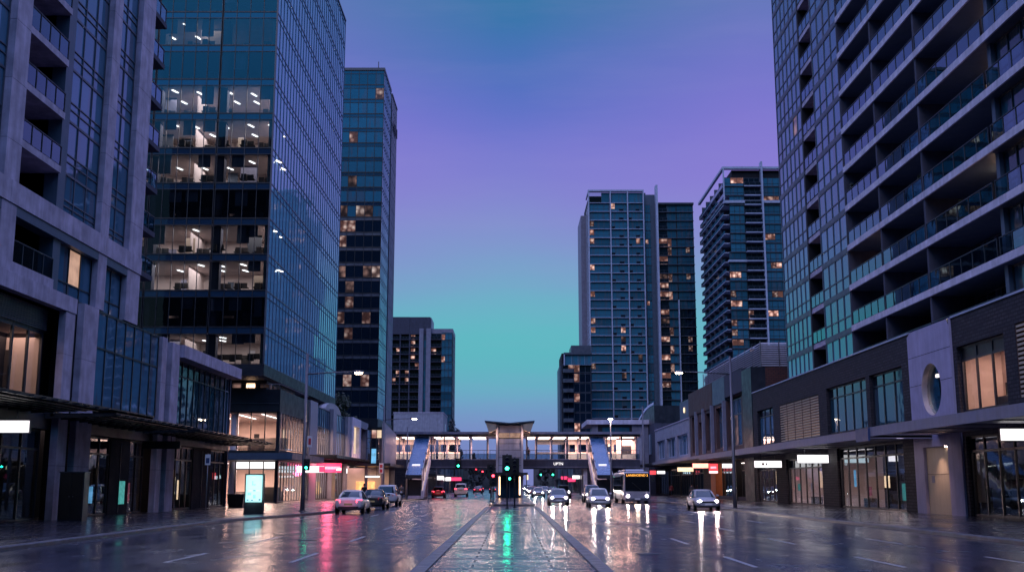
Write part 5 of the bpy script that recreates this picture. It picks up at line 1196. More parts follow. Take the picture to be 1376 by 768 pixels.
def box_sign(x0, x1, y, z0, z1, mat, label, rods=None, frame='frame_mid', extra=()):
    t = thing('lightbox_sign', label, 'sign', ((x0 + x1) / 2, y, z0), 'lightbox signs under the awnings')
    b = MB(); b.box(x0, x1, y, y + 0.14, z0, z1, frame); b.build('frame', t)
    b = MB(); b.box(x0 + 0.03, x1 - 0.03, y - 0.012, y, z0 + 0.03, z1 - 0.03, mat)
    for (fx, fz, w, h, m) in extra: b.box(x0 + fx * (x1 - x0), x0 + (fx + w) * (x1 - x0), y - 0.018, y - 0.012, z0 + fz * (z1 - z0), z0 + (fz + h) * (z1 - z0), m)
    b.build('panel', t)
    if rods:
        b = MB()
        for x in (x0 + 0.25 * (x1 - x0), x0 + 0.75 * (x1 - x0)): b.tube([(x, y + 0.07, z1), (x, y + 0.07, rods)], 0.02, 'metal_dark', 6)
        b.build('hanger', t)
    return t
box_sign(-22.3, -20.0, 46.0, 3.9, 4.44, 'lightbox_white', 'blank white lightbox under the first awning at the left edge of the view', 5.0)
box_sign(-21.6, -19.4, 65.0, 3.85, 4.3, 'black_plastic', 'unlit dark hanging sign under the second awning', 4.9, 'black_plastic')
box_sign(22.0, 24.45, 86, 3.42, 4.08, 'lightbox_white', 'blank white lightbox under the right canopy, middle of three', 4.5)
box_sign(21.7, 24.2, 100, 3.28, 3.92, 'lightbox_white', 'white lightbox with a small red square under the right canopy', 4.5, extra=((.28, .35, .08, .32, 'sign_red'), (.08, .3, .03, .1, 'metal_grey'), (.42, .35, .05, .3, 'soffit_light')))
box_sign(22.85, 25.6 - 1.2, 52, 3.8, 4.4, 'lightbox_white', 'blank white lightbox under the right canopy, nearest the camera', 4.6)
box_sign(25.3, 26.0, 75, 3.3, 3.8, 'lightbox_white', 'small square white lightbox inside the tall right shop window', 4.9)
box_sign(22.2, 24.4, 150, 3.5, 4.1, 'lightbox_warm', 'pale yellow lightbox under the far right canopy', 4.7)
box_sign(22.4, 24.6, 138.5, 3.8, 4.4, 'lightbox_warm', 'orange bordered lit sign above the orange shop wall', 4.7, 'neon_pink')
t = box_sign(23.6, 24.75, 134, 3.1, 4.3, 'lightbox_red', 'square red lit sign beside the orange shop wall', 4.7, extra=((.2, .5, .6, .2, 'neon_hot'), (.05, .04, .9, .2, 'lightbox_white')))
box_sign(22.2, 23.3, 118, 3.5, 4.0, 'lightbox_white', 'small white lightbox at the near end of the brown building', 4.7)
box_sign(22.3, 23.6, 172, 3.4, 3.9, 'lightbox_white', 'little white lightbox below the pale building canopy', 4.6)
box_sign(21.2, 22.2, 172, 3.3, 3.95, 'lightbox_red', 'dim red lightbox beside the little white one', 4.6)
# left strip signs
box_sign(-21.6, -18.8, 112, 2.95, 3.65, 'lightbox_white', 'bright white and pink lit sign in front of the corner shop glazing', 4.0, extra=((.8, .1, .19, .8, 'neon_pink'),))
box_sign(-21.4, -18.65, 122, 3.1, 4.1, 'neon_pink', 'glowing pink-red neon fascia sign under the left awning', 4.6, 'neon_pink', extra=((.0, .35, .95, .3, 'neon_hot'), (.8, .2, .2, .3, 'lightbox_white')))
box_sign(-21.7, -19.6, 146, 3.2, 3.9, 'lightbox_white', 'broad white lightbox behind the parked cars', 4.5)
box_sign(-20.2, -18.6, 152, 3.0, 3.4, 'lightbox_white', 'narrow white lit strip sign right of the broad white lightbox', 4.5)
box_sign(-17.4, -15.6, 132.2, 2.6, 2.85, 'lightbox_white', 'slim white lit strip at the station entrance', 3.95)
lamp('POINT', 'neon_glow', (-20.0, 121.4, 3.3), 260, (1.0, 0.10, 0.22), size=0.6)
lamp('AREA', 'lightbox_glow', (23.2, 85.6, 3.6), 22, (1, 0.93, 0.95), rot=(R(80), 0, 0), size=2.2, sizey=0.6)
lamp('AREA', 'lightbox_glow', (-21.2, 45.7, 4.1), 10, (1, 0.93, 0.95), rot=(R(80), 0, 0), size=2.2, sizey=0.5)
for y in (68, 90, 112): lamp('AREA', 'canopy_light', (22.5, y, 4.45), 70, (1.0, 0.86, 0.9), size=0.4, sizey=12)
for y in (126, 150): lamp('AREA', 'awning_light', (-20.4, y, 4.25), 320, (1.0, 0.58, 0.54), size=2, sizey=12)
# ================================================================== vehicles (local: front is +y)
def se_ring(y, w, zl, zh, n=3.6, k=24):
    r = []
    zc, hz = (zl + zh) / 2, (zh - zl) / 2
    for q in range(k):
        a = 2 * PI * q / k; c, s = math.cos(a), math.sin(a)
        r.append((w * math.copysign(abs(c) ** (2 / n), c), y, zc + hz * math.copysign(abs(s) ** (2 / n), s)))
    return r
def interp(st, n):
    out = []
    for i in range(len(st) - 1):
        for q in range(n):
            f = q / n; f = f * f * (3 - 2 * f) * 0.5 + f * 0.5
            out.append(tuple(a + (b_ - a) * f for a, b_ in zip(st[i], st[i + 1])))
    out.append(st[-1]); return out
KINDS = {
 'sedan': dict(body=[(-2.36, .62, .50, .86), (-2.28, .80, .32, .98), (-1.7, .89, .22, 1.04), (-0.4, .91, .19, .97), (.9, .91, .19, .95), (1.6, .88, .22, .87), (2.15, .80, .26, .76), (2.33, .62, .36, .64)],
               cab=[(.90, -1.85, 1.15, .82), (1.14, -1.52, .72, .74), (1.36, -1.02, .30, .63), (1.44, -.80, .05, .57), (1.47, -.5, -.15, .35)], wb=1.38, r=.33),
 'hatch': dict(body=[(-2.02, .66, .48, .95), (-1.94, .82, .32, 1.05), (-1.4, .87, .22, 1.05), (-.3, .89, .19, 1.0), (.9, .89, .19, .97), (1.5, .86, .22, .90), (1.95, .78, .27, .78), (2.1, .6, .37, .66)],
               cab=[(.95, -1.97, 1.2, .82), (1.2, -1.85, .82, .75), (1.42, -1.62, .42, .66), (1.50, -1.4, .15, .6), (1.53, -1.0, -.1, .38)], wb=1.28, r=.32),
 'suv': dict(body=[(-2.3, .74, .52, 1.05), (-2.24, .88, .38, 1.12), (-1.6, .93, .28, 1.12), (-.3, .95, .26, 1.08), (1.0, .95, .26, 1.08), (1.7, .92, .29, 1.0), (2.2, .84, .34, .92), (2.36, .66, .44, .78)],
             cab=[(1.02, -2.24, 1.15, .87), (1.32, -2.12, .80, .81), (1.62, -1.92, .42, .73), (1.74, -1.7, .2, .68), (1.78, -1.2, -.1, .45)], wb=1.4, r=.38),
 'van': dict(body=[(-2.45, .80, .42, 1.25), (-2.4, .92, .34, 1.35), (-1.6, .95, .28, 1.35), (0, .96, .26, 1.32), (1.2, .95, .26, 1.22), (1.9, .92, .3, 1.05), (2.3, .82, .36, .92), (2.42, .66, .48, .8)],
             cab=[(1.2, -2.43, 1.75, .90), (1.5, -2.36, 1.32, .86), (1.8, -2.26, .98, .80), (1.93, -2.1, .75, .74), (1.98, -1.6, .4, .5)], wb=1.5, r=.36)}
_car = {}
def car_meshes(kind, pm, mode):
    key = (kind, pm, mode)
    if key in _car: return _car[key]
    K = KINDS[kind]; out = []
    st = interp(K['body'], 4)
    b = MB(); b.ring_loft([se_ring(y, w, zl, zh) for y, w, zl, zh in st], pm)
    for s in (-1, 1):
        for yy in (-K['wb'], K['wb']):
            n = 16; x = s * (K['body'][3][1] - 0.005)
            b.quad([(x, yy + (K['r'] + .07) * math.cos(2 * PI * q / n) * (1 if s > 0 else -1), K['r'] + (K['r'] + .07) * math.sin(2 * PI * q / n)) for q in range(n)], 'black_plastic')
    out.append(('body', b, None))
    b = MB(); rings = []
    for z, yr, yf, w in K['cab']:
        yc, hy = (yr + yf) / 2, (yf - yr) / 2; rr = []
        for q in range(28):
            a = 2 * PI * q / 28; c, s_ = math.cos(a), math.sin(a)
            rr.append((w * math.copysign(abs(c) ** .45, c), yc + hy * math.copysign(abs(s_) ** .45, s_), z))
        rings.append(rr)
    b.ring_loft(rings[:3], 'car_glass', cap=False); out.append(('windows', b, None))
    b = MB(); b.ring_loft(rings[2:], pm)
    for q in (3, 4, 10, 11, 17, 18, 24, 25, 0, 14):       # pillars run up the glasshouse
        p = [Vector(r[q]) for r in rings[:3]]
        o_ = Vector((p[0].x, p[0].y - (K['cab'][0][1] + K['cab'][0][2]) / 2, 0)).normalized() * 0.008
        b.tube([v + o_ for v in p], 0.035 if q not in (0, 14) else 0.028, pm if q not in (0, 14) else 'black_plastic', 6)
    out.append(('roof', b, None))
    yr, yf = K['body'][0][0], K['body'][-1][0]; wr, wf = K['body'][1][1], K['body'][-2][1]
    zt = K['body'][1][3] - .20; zf = K['body'][-2][3] - .10
    for s in (-1, 1):
        b = MB(); b.ring_loft([[(s * (wr - .30), yr - .02, zt - .08), (s * (wr - .30), yr - .02, zt + .09), (s * (wr - .02), yr + .10, zt + .10), (s * (wr - .02), yr + .10, zt - .07)], [(s * (wr - .30), yr + .1, zt - .08), (s * (wr - .30), yr + .1, zt + .09), (s * (wr + .01), yr + .28, zt + .10), (s * (wr + .01), yr + .28, zt - .07)]], 'tail_lamp' if mode == 'brake' else 'tail_lamp_off', smooth=False); out.append(('tail_light', b, None))
        b = MB(); b.ring_loft([[(s * (wf - .34), yf - .06, zf - .07), (s * (wf - .34), yf - .06, zf + .06), (s * (wf - .02), yf - .2, zf + .09), (s * (wf - .02), yf - .2, zf - .05)], [(s * (wf - .34), yf - .2, zf - .07), (s * (wf - .34), yf - .2, zf + .06), (s * (wf - .01), yf - .36, zf + .09), (s * (wf - .01), yf - .36, zf - .05)]], 'frame_light', smooth=False)
        if mode == 'head': b.disc((s * (wf - .22), yf - .06, zf), .085, (0, 1, 0), 'headlamp', 14, .03)
        if mode == 'farhead': b.disc((s * (wf - .22), yf - .06, zf), .12, (0, 1, 0), 'headlamp_far', 14, .03)
        out.append(('headlight', b, None))
        b = MB(); x = s * (K['cab'][0][3] + .12); b.ring_loft([[(x - .1, K['cab'][0][2] - .55, K['cab'][0][0] + .08), (x + .1, K['cab'][0][2] - .55, K['cab'][0][0] + .08), (x + .1, K['cab'][0][2] - .55, K['cab'][0][0] + .22), (x - .1, K['cab'][0][2] - .55, K['cab'][0][0] + .22)], [(x - .08, K['cab'][0][2] - .42, K['cab'][0][0] + .1), (x + .07, K['cab'][0][2] - .42, K['cab'][0][0] + .1), (x + .07, K['cab'][0][2] - .42, K['cab'][0][0] + .2), (x - .08, K['cab'][0][2] - .42, K['cab'][0][0] + .2)]], pm, smooth=False); out.append(('mirror', b, None))
        for yy in (-K['wb'], K['wb']):
            xo = s * (K['body'][3][1] + .01); r = K['r']
            b = MB(); b.tube([(xo - s * .22, yy, r), (xo - s * .2, yy, r), (xo - s * .03, yy, r), (xo, yy, r)], [r - .03, r, r, r - .03], 'tyre', 22)
            c = MB(); c.disc((xo, yy, r), r * .64, (s, 0, 0), 'rim', 18, .012)
            for q in range(5):
                a = 2 * PI * q / 5; c.quad([(xo + s * .014, yy + r * .2 * math.cos(a - .5), r + r * .2 * math.sin(a - .5)), (xo + s * .014, yy + r * .58 * math.cos(a - .28), r + r * .58 * math.sin(a - .28)), (xo + s * .014, yy + r * .58 * math.cos(a + .28), r + r * .58 * math.sin(a + .28)), (xo + s * .014, yy + r * .2 * math.cos(a + .5), r + r * .2 * math.sin(a + .5))], 'black_plastic')
            out.append(('wheel', b, ('rim', c)))
    b = MB(); b.box(-.26, .26, yr - .015, yr + .05, zt - .24, zt - .12, 'plate_glow'); out.append(('number_plate', b, None))
    b = MB(); b.box(-.26, .26, yf - .05, yf + .015, .40, .52, 'sign_white'); b.box(-.45, .45, yf - .06, yf + .008, .56, .66, 'black_plastic'); out.append(('grille', b, None))
    b = MB(); b.box(-wr * .8, wr * .8, yr - .03, yr + .1, .36, .46, 'black_plastic'); out.append(('bumper', b, None))
    if mode == 'brake': b = MB(); b.box(-.18, .18, K['cab'][0][1] + .02, K['cab'][0][1] + .08, K['cab'][0][0] + .06, K['cab'][0][0] + .10, 'brake_lamp'); out.append(('brake_light', b, None))
    res = [(nm, mb.mesh(nm), (sub[0], sub[1].mesh(sub[0])) if sub else None) for nm, mb, sub in out]
    _car[key] = res; return res
emit('plate_glow', (1.0, 0.8, 0.55), 0.10)  # number plate given a faint glow of its own, as if lit
def car(kind, pm, mode, x, y, label, cat='car', group=None, away=True, spot=0):
    t = thing('car' if cat == 'car' else cat.replace(' ', '_'), label, cat, (x, y, 0), group, 0 if away else PI)
    for nm, me, sub in car_meshes(kind, pm, mode):
        o = link_mesh(nm, me, t, (0, 0, 0))
        if sub: link_mesh(sub[0], sub[1], o, (0, 0, 0))
    if spot:
        for s in (-.55, .55): lamp('SPOT', 'headlight_beam', (x + s, y - 2.5, .68), spot, (1.0, 0.80, 0.70), rot=(R(73), 0, PI), size=0.08, spot=38, blend=0.6)
    if mode == 'brake' and y < 160: lamp('POINT', 'tail_light_glow', (x, y - 2.7, .75), 9, (1.0, 0.08, 0.12), size=.5)
    return t
PK = 'cars parked along the left kerb'
car('sedan', 'paint_white', 'brake', -10.15, 71.9, 'white sedan with lit red tail lights, nearest of the cars parked at the left kerb', group=PK)
car('sedan', 'paint_black', 'off', -10.25, 84.0, 'black sedan parked between the white sedan and the white van', group=PK)
car('suv', 'paint_white', 'off', -10.45, 95.0, 'white high-roofed car parked ahead of the black sedan', group=PK)
AW = 'cars driving away in the left lanes'
car('hatch', 'paint_red', 'brake', -9.95, 152.5, 'dark red car with bright tail lights beside the left bridge stair', group=AW)
car('van', 'paint_silver', 'brake', -7.5, 166, 'silver van driving away under the left half of the bridge', 'van', AW)
car('sedan', 'paint_red', 'brake', -7.1, 232, 'red car far under the bridge right of the silver van', group=AW)
car('hatch', 'paint_grey', 'brake', -7.6, 268, 'grey car far under the bridge in the middle left lane', group=AW)
car('sedan', 'paint_black', 'brake', -4.1, 245, 'black car far under the bridge in the lane by the median', group=AW)
car('suv', 'paint_grey', 'brake', -4.0, 300, 'farthest tail-lit car in the lane by the median', group=AW)
ON = 'oncoming cars with headlights'
car('sedan', 'paint_silver', 'head', 3.75, 160, 'oncoming silver sedan in the lane beside the lift tower', group=ON, away=False, spot=600)
car('suv', 'paint_grey', 'head', 6.9, 150, 'oncoming grey high-roofed car under the right half of the bridge', group=ON, away=False, spot=600)
car('suv', 'paint_blue', 'head', 8.4, 118, 'dark blue high-roofed car coming towards the camera left of the bus', group=ON, away=False, spot=900)
car('hatch', 'paint_red', 'farhead', 3.6, 196, 'oncoming dark hatchback second in the lane beside the lift', group=ON, away=False)
car('sedan', 'paint_black', 'farhead', 6.9, 190, 'oncoming black sedan behind the grey high-roofed car', group=ON, away=False)
car('hatch', 'paint_white', 'farhead', 3.7, 236, 'oncoming white hatchback third in the lane beside the lift', group=ON, away=False)
car('sedan', 'paint_silver', 'farhead', 6.8, 230, 'oncoming far silver sedan in the middle right lane', group=ON, away=False)
car('suv', 'paint_black', 'farhead', 3.8, 285, 'oncoming distant black high-roofed car by the median', group=ON, away=False)
car('hatch', 'paint_grey', 'farhead', 6.9, 275, 'oncoming distant grey hatchback in the middle right lane', group=ON, away=False)
car('sedan', 'paint_white', 'farhead', 4.0, 340, 'most distant oncoming white sedan', group=ON, away=False)
car('sedan', 'paint_silver', 'head', 4.1, 100, 'silver sedan with glaring headlights leading the lane next to the median', group=ON, away=False, spot=700)
car('hatch', 'paint_white', 'head', 7.0, 91, 'white hatchback with headlights on just left of the bus', group=ON, away=False, spot=700)
car('sedan', 'paint_silver', 'head', 13.6, 80, 'silver sedan with headlights on at the right kerb, nearest of the oncoming cars', group=ON, away=False, spot=800)

def make_bus(x, y):
    t = thing('bus', 'pale single-deck bus with an amber destination display pulled in at the right kerb', 'bus', (x, y, 0), None, PI)
    b = MB(); L = 5.8
    rings = [se_ring(yy, w, zl, zh, 9, 40) for yy, w, zl, zh in ((-L, 1.15, .45, 2.85), (-L + .1, 1.23, .34, 2.98), (-L + .5, 1.25, .3, 3.02), (0, 1.25, .3, 3.02), (L - .6, 1.25, .3, 3.02), (L - .2, 1.24, .3, 2.98), (L - .03, 1.20, .34, 2.9), (L, 1.15, .40, 2.8))]
    b.ring_loft(rings, 'paint_bus'); body = b.build('body', t, world=False)
    b = MB(); b.ring_loft([se_ring(yy, w, 3.0, zh, 5, 24) for yy, w, zh in ((-3.5, .7, 3.1), (-3.2, .95, 3.25), (3.6, .95, 3.25), (4.4, .75, 3.08))], 'paint_bus'); b.build('roof_pod', t, world=False)
    b = MB(); b.quad([(-1.13, L + .012, 1.18), (1.13, L + .012, 1.18), (1.13, L - .0, 2.86), (-1.13, L - .0, 2.86)][::-1], 'car_glass'); b.build('windscreen', t, world=False)
    b = MB(); b.box(-.95, .95, L - .05, L + .03, 2.50, 2.82, 'black_plastic'); d = b.build('destination_display', t, world=False)
    me = text_mesh('LANEHOEND 2', 0.30, 0.004, 'led_amber', 'lettering'); link_mesh('lettering', me, d, (0, L + .036, 2.655), (PI / 2, 0, PI))
    for s in (-1, 1):
        for k in range(7):
            b = MB(); y0 = -5.0 + k * 1.42; b.box(s * 1.245, s * 1.262, y0, y0 + 1.34, 1.25, 2.55, 'car_glass'); b.build('window', t, world=False)
        for yy in (-3.4, 3.1):
            b = MB(); b.tube([(s * .95, yy, .48), (s * 1.0, yy, .48), (s * 1.25, yy, .48), (s * 1.27, yy, .48)], [.44, .48, .48, .44], 'tyre', 22); w = b.build('wheel', t, world=False)
            b = MB(); b.disc((s * 1.268, yy, .48), .28, (s, 0, 0), 'rim', 16, .015); b.build('rim', w, world=False)
        b = MB(); b.box(s * .70, s * 1.05, L - .04, L + .02, .62, .86, 'frame_light'); b.disc((s * .88, L + .02, .74), .10, (0, 1, 0), 'headlamp', 14, .02); b.build('headlight', t, world=False)
        b = MB(); b.tube([(s * 1.15, L - .1, 2.7), (s * 1.45, L + .2, 2.6)], .03, 'black_plastic', 8); b.box(s * 1.36, s * 1.56, L + .12, L + .24, 2.1, 2.6, 'black_plastic'); b.build('mirror', t, world=False)
    b = MB(); b.box(-1.1, 1.1, L - .06, L + .035, .34, .54, 'frame_mid'); b.box(-.26, .26, L + .035, L + .05, .42, .54, 'sign_white'); b.build('bumper', t, world=False)
    b = MB(); b.tube([(-.4, L + .03, 1.25), (.5, L + .03, 2.0)], .012, 'black_plastic', 5); b.build('wiper', t, world=False)
    lamp('SPOT', 'headlight_beam', (x, y - L - .2, .75), 350, (1.0, .75, .58), rot=(R(73), 0, PI), size=.2, spot=38, blend=.6)
make_bus(11.75, 110.8)

# ================================================================== people
def skinned(name, joints, edges, mats, parent, loc_off, sub=1, root=0):
    me = bpy.data.meshes.new(name); me.from_pydata([j[0] for j in joints], edges, []); me.materials.append(M[mats])
    o = bpy.data.objects.new(name, me); COL.objects.link(o); o.parent = parent; o.location = loc_off
    md = o.modifiers.new('skin', 'SKIN'); md.use_smooth_shade = True
    lay = me.skin_vertices[0] if me.skin_vertices else None
    if lay is None:
        bm = bmesh.new(); bm.from_mesh(me); bm.verts.layers.skin.verify(); bm.to_mesh(me); bm.free(); lay = me.skin_vertices[0]
    for i, j in enumerate(joints):
        lay.data[i].radius = (j[1], j[1]) if not hasattr(j[1], '__len__') else j[1]
        lay.data[i].use_root = (i == root)
    s = o.modifiers.new('sub', 'SUBSURF'); s.levels = sub; s.render_levels = sub
    return o
def person(x, y, z, rot, label, coat, trousers, stride=0.16, bend=0.0, h=1.72):
    t = thing('person', label, 'person', (x, y, z), 'people on the pavement and bridge', rot)
    k = h / 1.72
    J = [((0, 0, .95), .125), ((0, 0, 1.15), .125), ((0, .01, 1.36), .135), ((0, .0, 1.47), .055), ((0, .02, 1.53), .06), ((0, .03, 1.62), .088), ((0, .03, 1.69), .07)]
    E = [(0, 1), (1, 2), (2, 3), (3, 4), (4, 5), (5, 6)]
    def chain(start, pts):
        p = start
        for q in pts: J.append(q); E.append((p, len(J) - 1)); p = len(J) - 1
        return p
    A = []
    for s in (-1, 1):
        f = s * stride
        chain(0, [((s * .10, 0, .86), .095), ((s * .11, f * .8 + .05, .50), .068), ((s * .11, f * 1.3 - .05, .10), .042), ((s * .12, f * 1.3 + .02, .04), .04), ((s * .12, f * 1.3 + .15, .03), .032)])
        w = chain(2, [((s * .19, 0, 1.40), .058), ((s * .245, -f * .5, 1.14), .042), ((s * .25, -f * .9 + .08, .92), .032)])
        hx, hy = s * .25, -f * .9 + .1
        p = chain(w, [((hx, hy, .86), .03)])
        for q, ln in enumerate((.075, .085, .08, .065)): chain(p, [((hx, hy - .03 + q * .02, .83), .009), ((hx - s * .012, hy - .035 + q * .022, .83 - ln), .008)])
        chain(w, [((hx - s * .02, hy + .04, .86), .010), ((hx - s * .03, hy + .055, .82), .009)])
    J = [((a[0] * k, a[1] * k, a[2] * k), r * k) for a, r in J]
    skinned('body', J, E, 'skin', t, (0, 0, 0), 2)
    cj = [J[0], J[1], J[2], ((0, 0, 1.42 * k), .09 * k)]; cj = [(p, r * 1.22) for p, r in cj] + [((0, 0, .80 * k), .17 * k)]
    ce = [(0, 1), (1, 2), (2, 3), (0, 4)]
    for s in (-1, 1):
        f = s * stride; i = len(cj)
        cj += [((s * .19 * k, 0, 1.40 * k), .074 * k), ((s * .245 * k, -f * .5 * k, 1.14 * k), .058 * k), ((s * .25 * k, (-f * .9 + .07) * k, .95 * k), .046 * k)]; ce += [(2, i), (i, i + 1), (i + 1, i + 2)]
    skinned('coat', cj, ce, coat, t, (0, 0, 0), 1)
    tj = [((0, 0, .93 * k), .13 * k)]; te = []
    for s in (-1, 1):
        f = s * stride; i = len(tj)
        tj += [((s * .10 * k, 0, .86 * k), .105 * k), ((s * .11 * k, (f * .8 + .05) * k, .50 * k), .08 * k), ((s * .11 * k, (f * 1.3 - .05) * k, .12 * k), .058 * k)]; te += [(0, i), (i, i + 1), (i + 1, i + 2)]
    skinned('trousers', tj, te, trousers, t, (0, 0, 0), 1)
    b = MB(); b.ring_loft([[(rr * k * math.cos(a), (.015 + rr * 1.1 * math.sin(a)) * k, zz * k) for a in [2 * PI * q / 12 for q in range(12)]] for rr, zz in ((.085, 1.60), (.098, 1.66), (.09, 1.72), (.05, 1.765))], 'hair'); b.build('hair', t, world=False)
    b = MB()
    for s in (-1, 1): b.disc((s * .035 * k, .108 * k, 1.635 * k), .012 * k, (0, 1, 0), 'lettering_dark', 8, .008)
    b.disc((0, .112 * k, 1.60 * k), .014 * k, (0, 1, -.2), 'skin', 8, .022 * k, .006 * k); b.box(-.022 * k, .022 * k, .10 * k, .114 * k, 1.562 * k, 1.57 * k, 'sign_red')
    b.build('face', t, world=False)
    return t
person(-13.0, 98.5, .13, PI, 'person in a black coat on the pavement behind the parked black sedan', 'cloth_black', 'cloth_navy')
person(-12.9, 124.5, .13, 0, 'person in dark clothes walking away near the left stair, left of two', 'cloth_navy', 'cloth_black', .2)
person(-12.1, 122.5, .13, 0.3, 'person in a grey coat walking away near the left stair, right of two', 'cloth_grey', 'cloth_black', .14)
person(2.15, YB + 1.2, 5.0, PI, 'person standing at the bridge railing just right of the lift', 'cloth_black', 'cloth_navy', .04)
person(22.4, 139.5, .13, PI, 'person in a grey coat outside the orange shop wall', 'cloth_grey', 'cloth_navy', .15)
person(23.2, 163, .13, PI, 'person in a dark red top under the pale building canopy', 'cloth_red', 'cloth_black', .1)

rg = random.Random(3)
def balcony_chair(x, y, z, rot, label):
    t = thing('chair', label, 'chair', (x, y, z), 'things left on balconies', rot)
    b = MB(); b.box(-.22, .22, -.22, .22, .42, .46, 'frame_mid'); b.build('seat', t, world=False)
    b = MB(); b.box(-.22, .22, .2, .24, .46, .95, 'frame_mid'); b.build('backrest', t, world=False)
    for sx in (-.2, .2):
        for sy in (-.2, .2): b = MB(); b.box(sx - .02, sx + .02, sy - .02, sy + .02, 0, .42, 'metal_dark'); b.build('leg', t, world=False)
def pot_plant(x, y, z, label, h=1.3):
    t = thing('potted_plant', label, 'plant', (x, y, z), 'things left on balconies')
    b = MB(); b.tube([(0, 0, 0), (0, 0, .4)], [.16, .22], 'brown_clad', 14); b.build('pot', t, world=False)
    b = MB(); leaves(b, 0, 0, h * .7, .38, .38, h * .4, 160, .11, 'leaf_dark', rg, 8); b.build('foliage', t, world=False)
def leaves_later(): pass
# TREES and what lies beyond the bridge
def leaves(b, cx, cy, cz, rx, ry, rz, n, size, mat, rg, clumps=14):
    cl = []
    for _ in range(clumps):
        a, e, r = rg.uniform(0, 2 * PI), rg.uniform(-.9, 1.2), rg.uniform(.35, .95)
        cl.append((cx + rx * r * math.cos(a) * math.cos(e), cy + ry * r * math.sin(a) * math.cos(e), cz + rz * r * math.sin(e), rg.uniform(.22, .42)))
    for i in range(n):
        c = cl[i % clumps]
        p = Vector((rg.gauss(0, 1), rg.gauss(0, 1), rg.gauss(0, 1))).normalized() * (rg.random() ** .5)
        p = Vector((c[0] + p.x * rx * c[3], c[1] + p.y * ry * c[3], c[2] + p.z * rz * c[3]))
        u = Vector((rg.uniform(-1, 1), rg.uniform(-1, 1), rg.uniform(-1, 1))).normalized(); w = u.orthogonal().normalized(); s = size * rg.uniform(.6, 1.3)
        b.quad([p - u * s, p + w * s * .5, p + u * s, p - w * s * .5], mat)
def tree(x, y, h, r, label, mat='leaf_dark', n=2600, seed=1, group='trees among the buildings', th=None, size=.28):
    rg = random.Random(seed); t = thing('tree', label, 'tree', (x, y, 0), group)
    b = MB(); th = th or h * .5
    b.tube([(x, y, 0), (x + .1, y, th * .5), (x - .05, y, th), (x, y, h * .85)], [.24, .18, .13, .04], 'bark', 8)
    for q in range(7):
        a = q * 2.4; z = th * (.75 + .08 * q); b.tube([(x, y, z), (x + math.cos(a) * r * .4, y + math.sin(a) * r * .4, z + h * .12), (x + math.cos(a) * r * .75, y + math.sin(a) * r * .75, z + h * .2)], [.09, .06, .02], 'bark', 6)
    b.build('trunk', t)
    b = MB(); leaves(b, x, y, h * .70, r, r, h * .32, n, size, mat, rg); b.build('crown', t)
Z = lambda k: 9.83 + 3.0 * k + .47
balcony_chair(25.7, 62.0, Z(2), -1.2, 'dark balcony chair beside the warmly lit balcony room')
pot_plant(25.5, 60.9, Z(2), 'leafy pot plant behind the railing of the warmly lit balcony')
pot_plant(25.5, 73.6, Z(2), 'leafy pot plant under the small glowing balcony ceiling light', 1.6)
pot_plant(25.6, 66.2, Z(3), 'leafy pot plant one floor above the warmly lit balcony', 1.5)
balcony_chair(25.7, 70.4, Z(3), -1.6, 'dark chair one floor above the small balcony ceiling light, to its right')
pot_plant(25.5, 79.2, Z(4), 'leafy pot plant at the far end of the fourth balcony row above the podium', 1.5)
balcony_chair(25.8, 77.2, Z(1), -1.4, 'dark chair on the lowest balcony row at its far end')
tree(-27.2, 178.5, 16, 2.8, 'dark leafy tree in front of the slim tower, above the retail roofs', seed=3)
tree(-13.6, 262, 17.2, 2.5, 'dark tree crown rising over the bridge roof right of the pale low block', 'leaf_far', seed=7)
rg = random.Random(77); b = MB()
for k in range(34):
    x = -75 + k * 4.6 + rg.uniform(-1.5, 1.5)
    if 3.0 < x < 9.5: continue
    h = rg.uniform(8.5, 12.5); leaves(b, x, 430 + rg.uniform(-12, 12), h * .55, 4.5, 4.5, h * .55, 420, .75, 'leaf_far', rg, 8)
b2 = MB()
for xa, xb in ((-260, 4.6), (9.0, 260)):
    n = 40; b2.ring_loft([[(xa + (xb - xa) * q / n, 470, -1), (xa + (xb - xa) * q / n, 470, 9.5 + 1.6 * math.sin(q * 1.7) + math.sin(q * 4.1)), (xa + (xb - xa) * q / n, 520, 9.5)] for q in range(n + 1)], 'leaf_far', smooth=True, closed=False, cap=False)
struct(b2.build('hill'))
o = b.build('treeline', None, (0, 430, 0)); o['kind'] = 'stuff'; o['label'] = 'dark band of trees closing the street beyond the bridge'
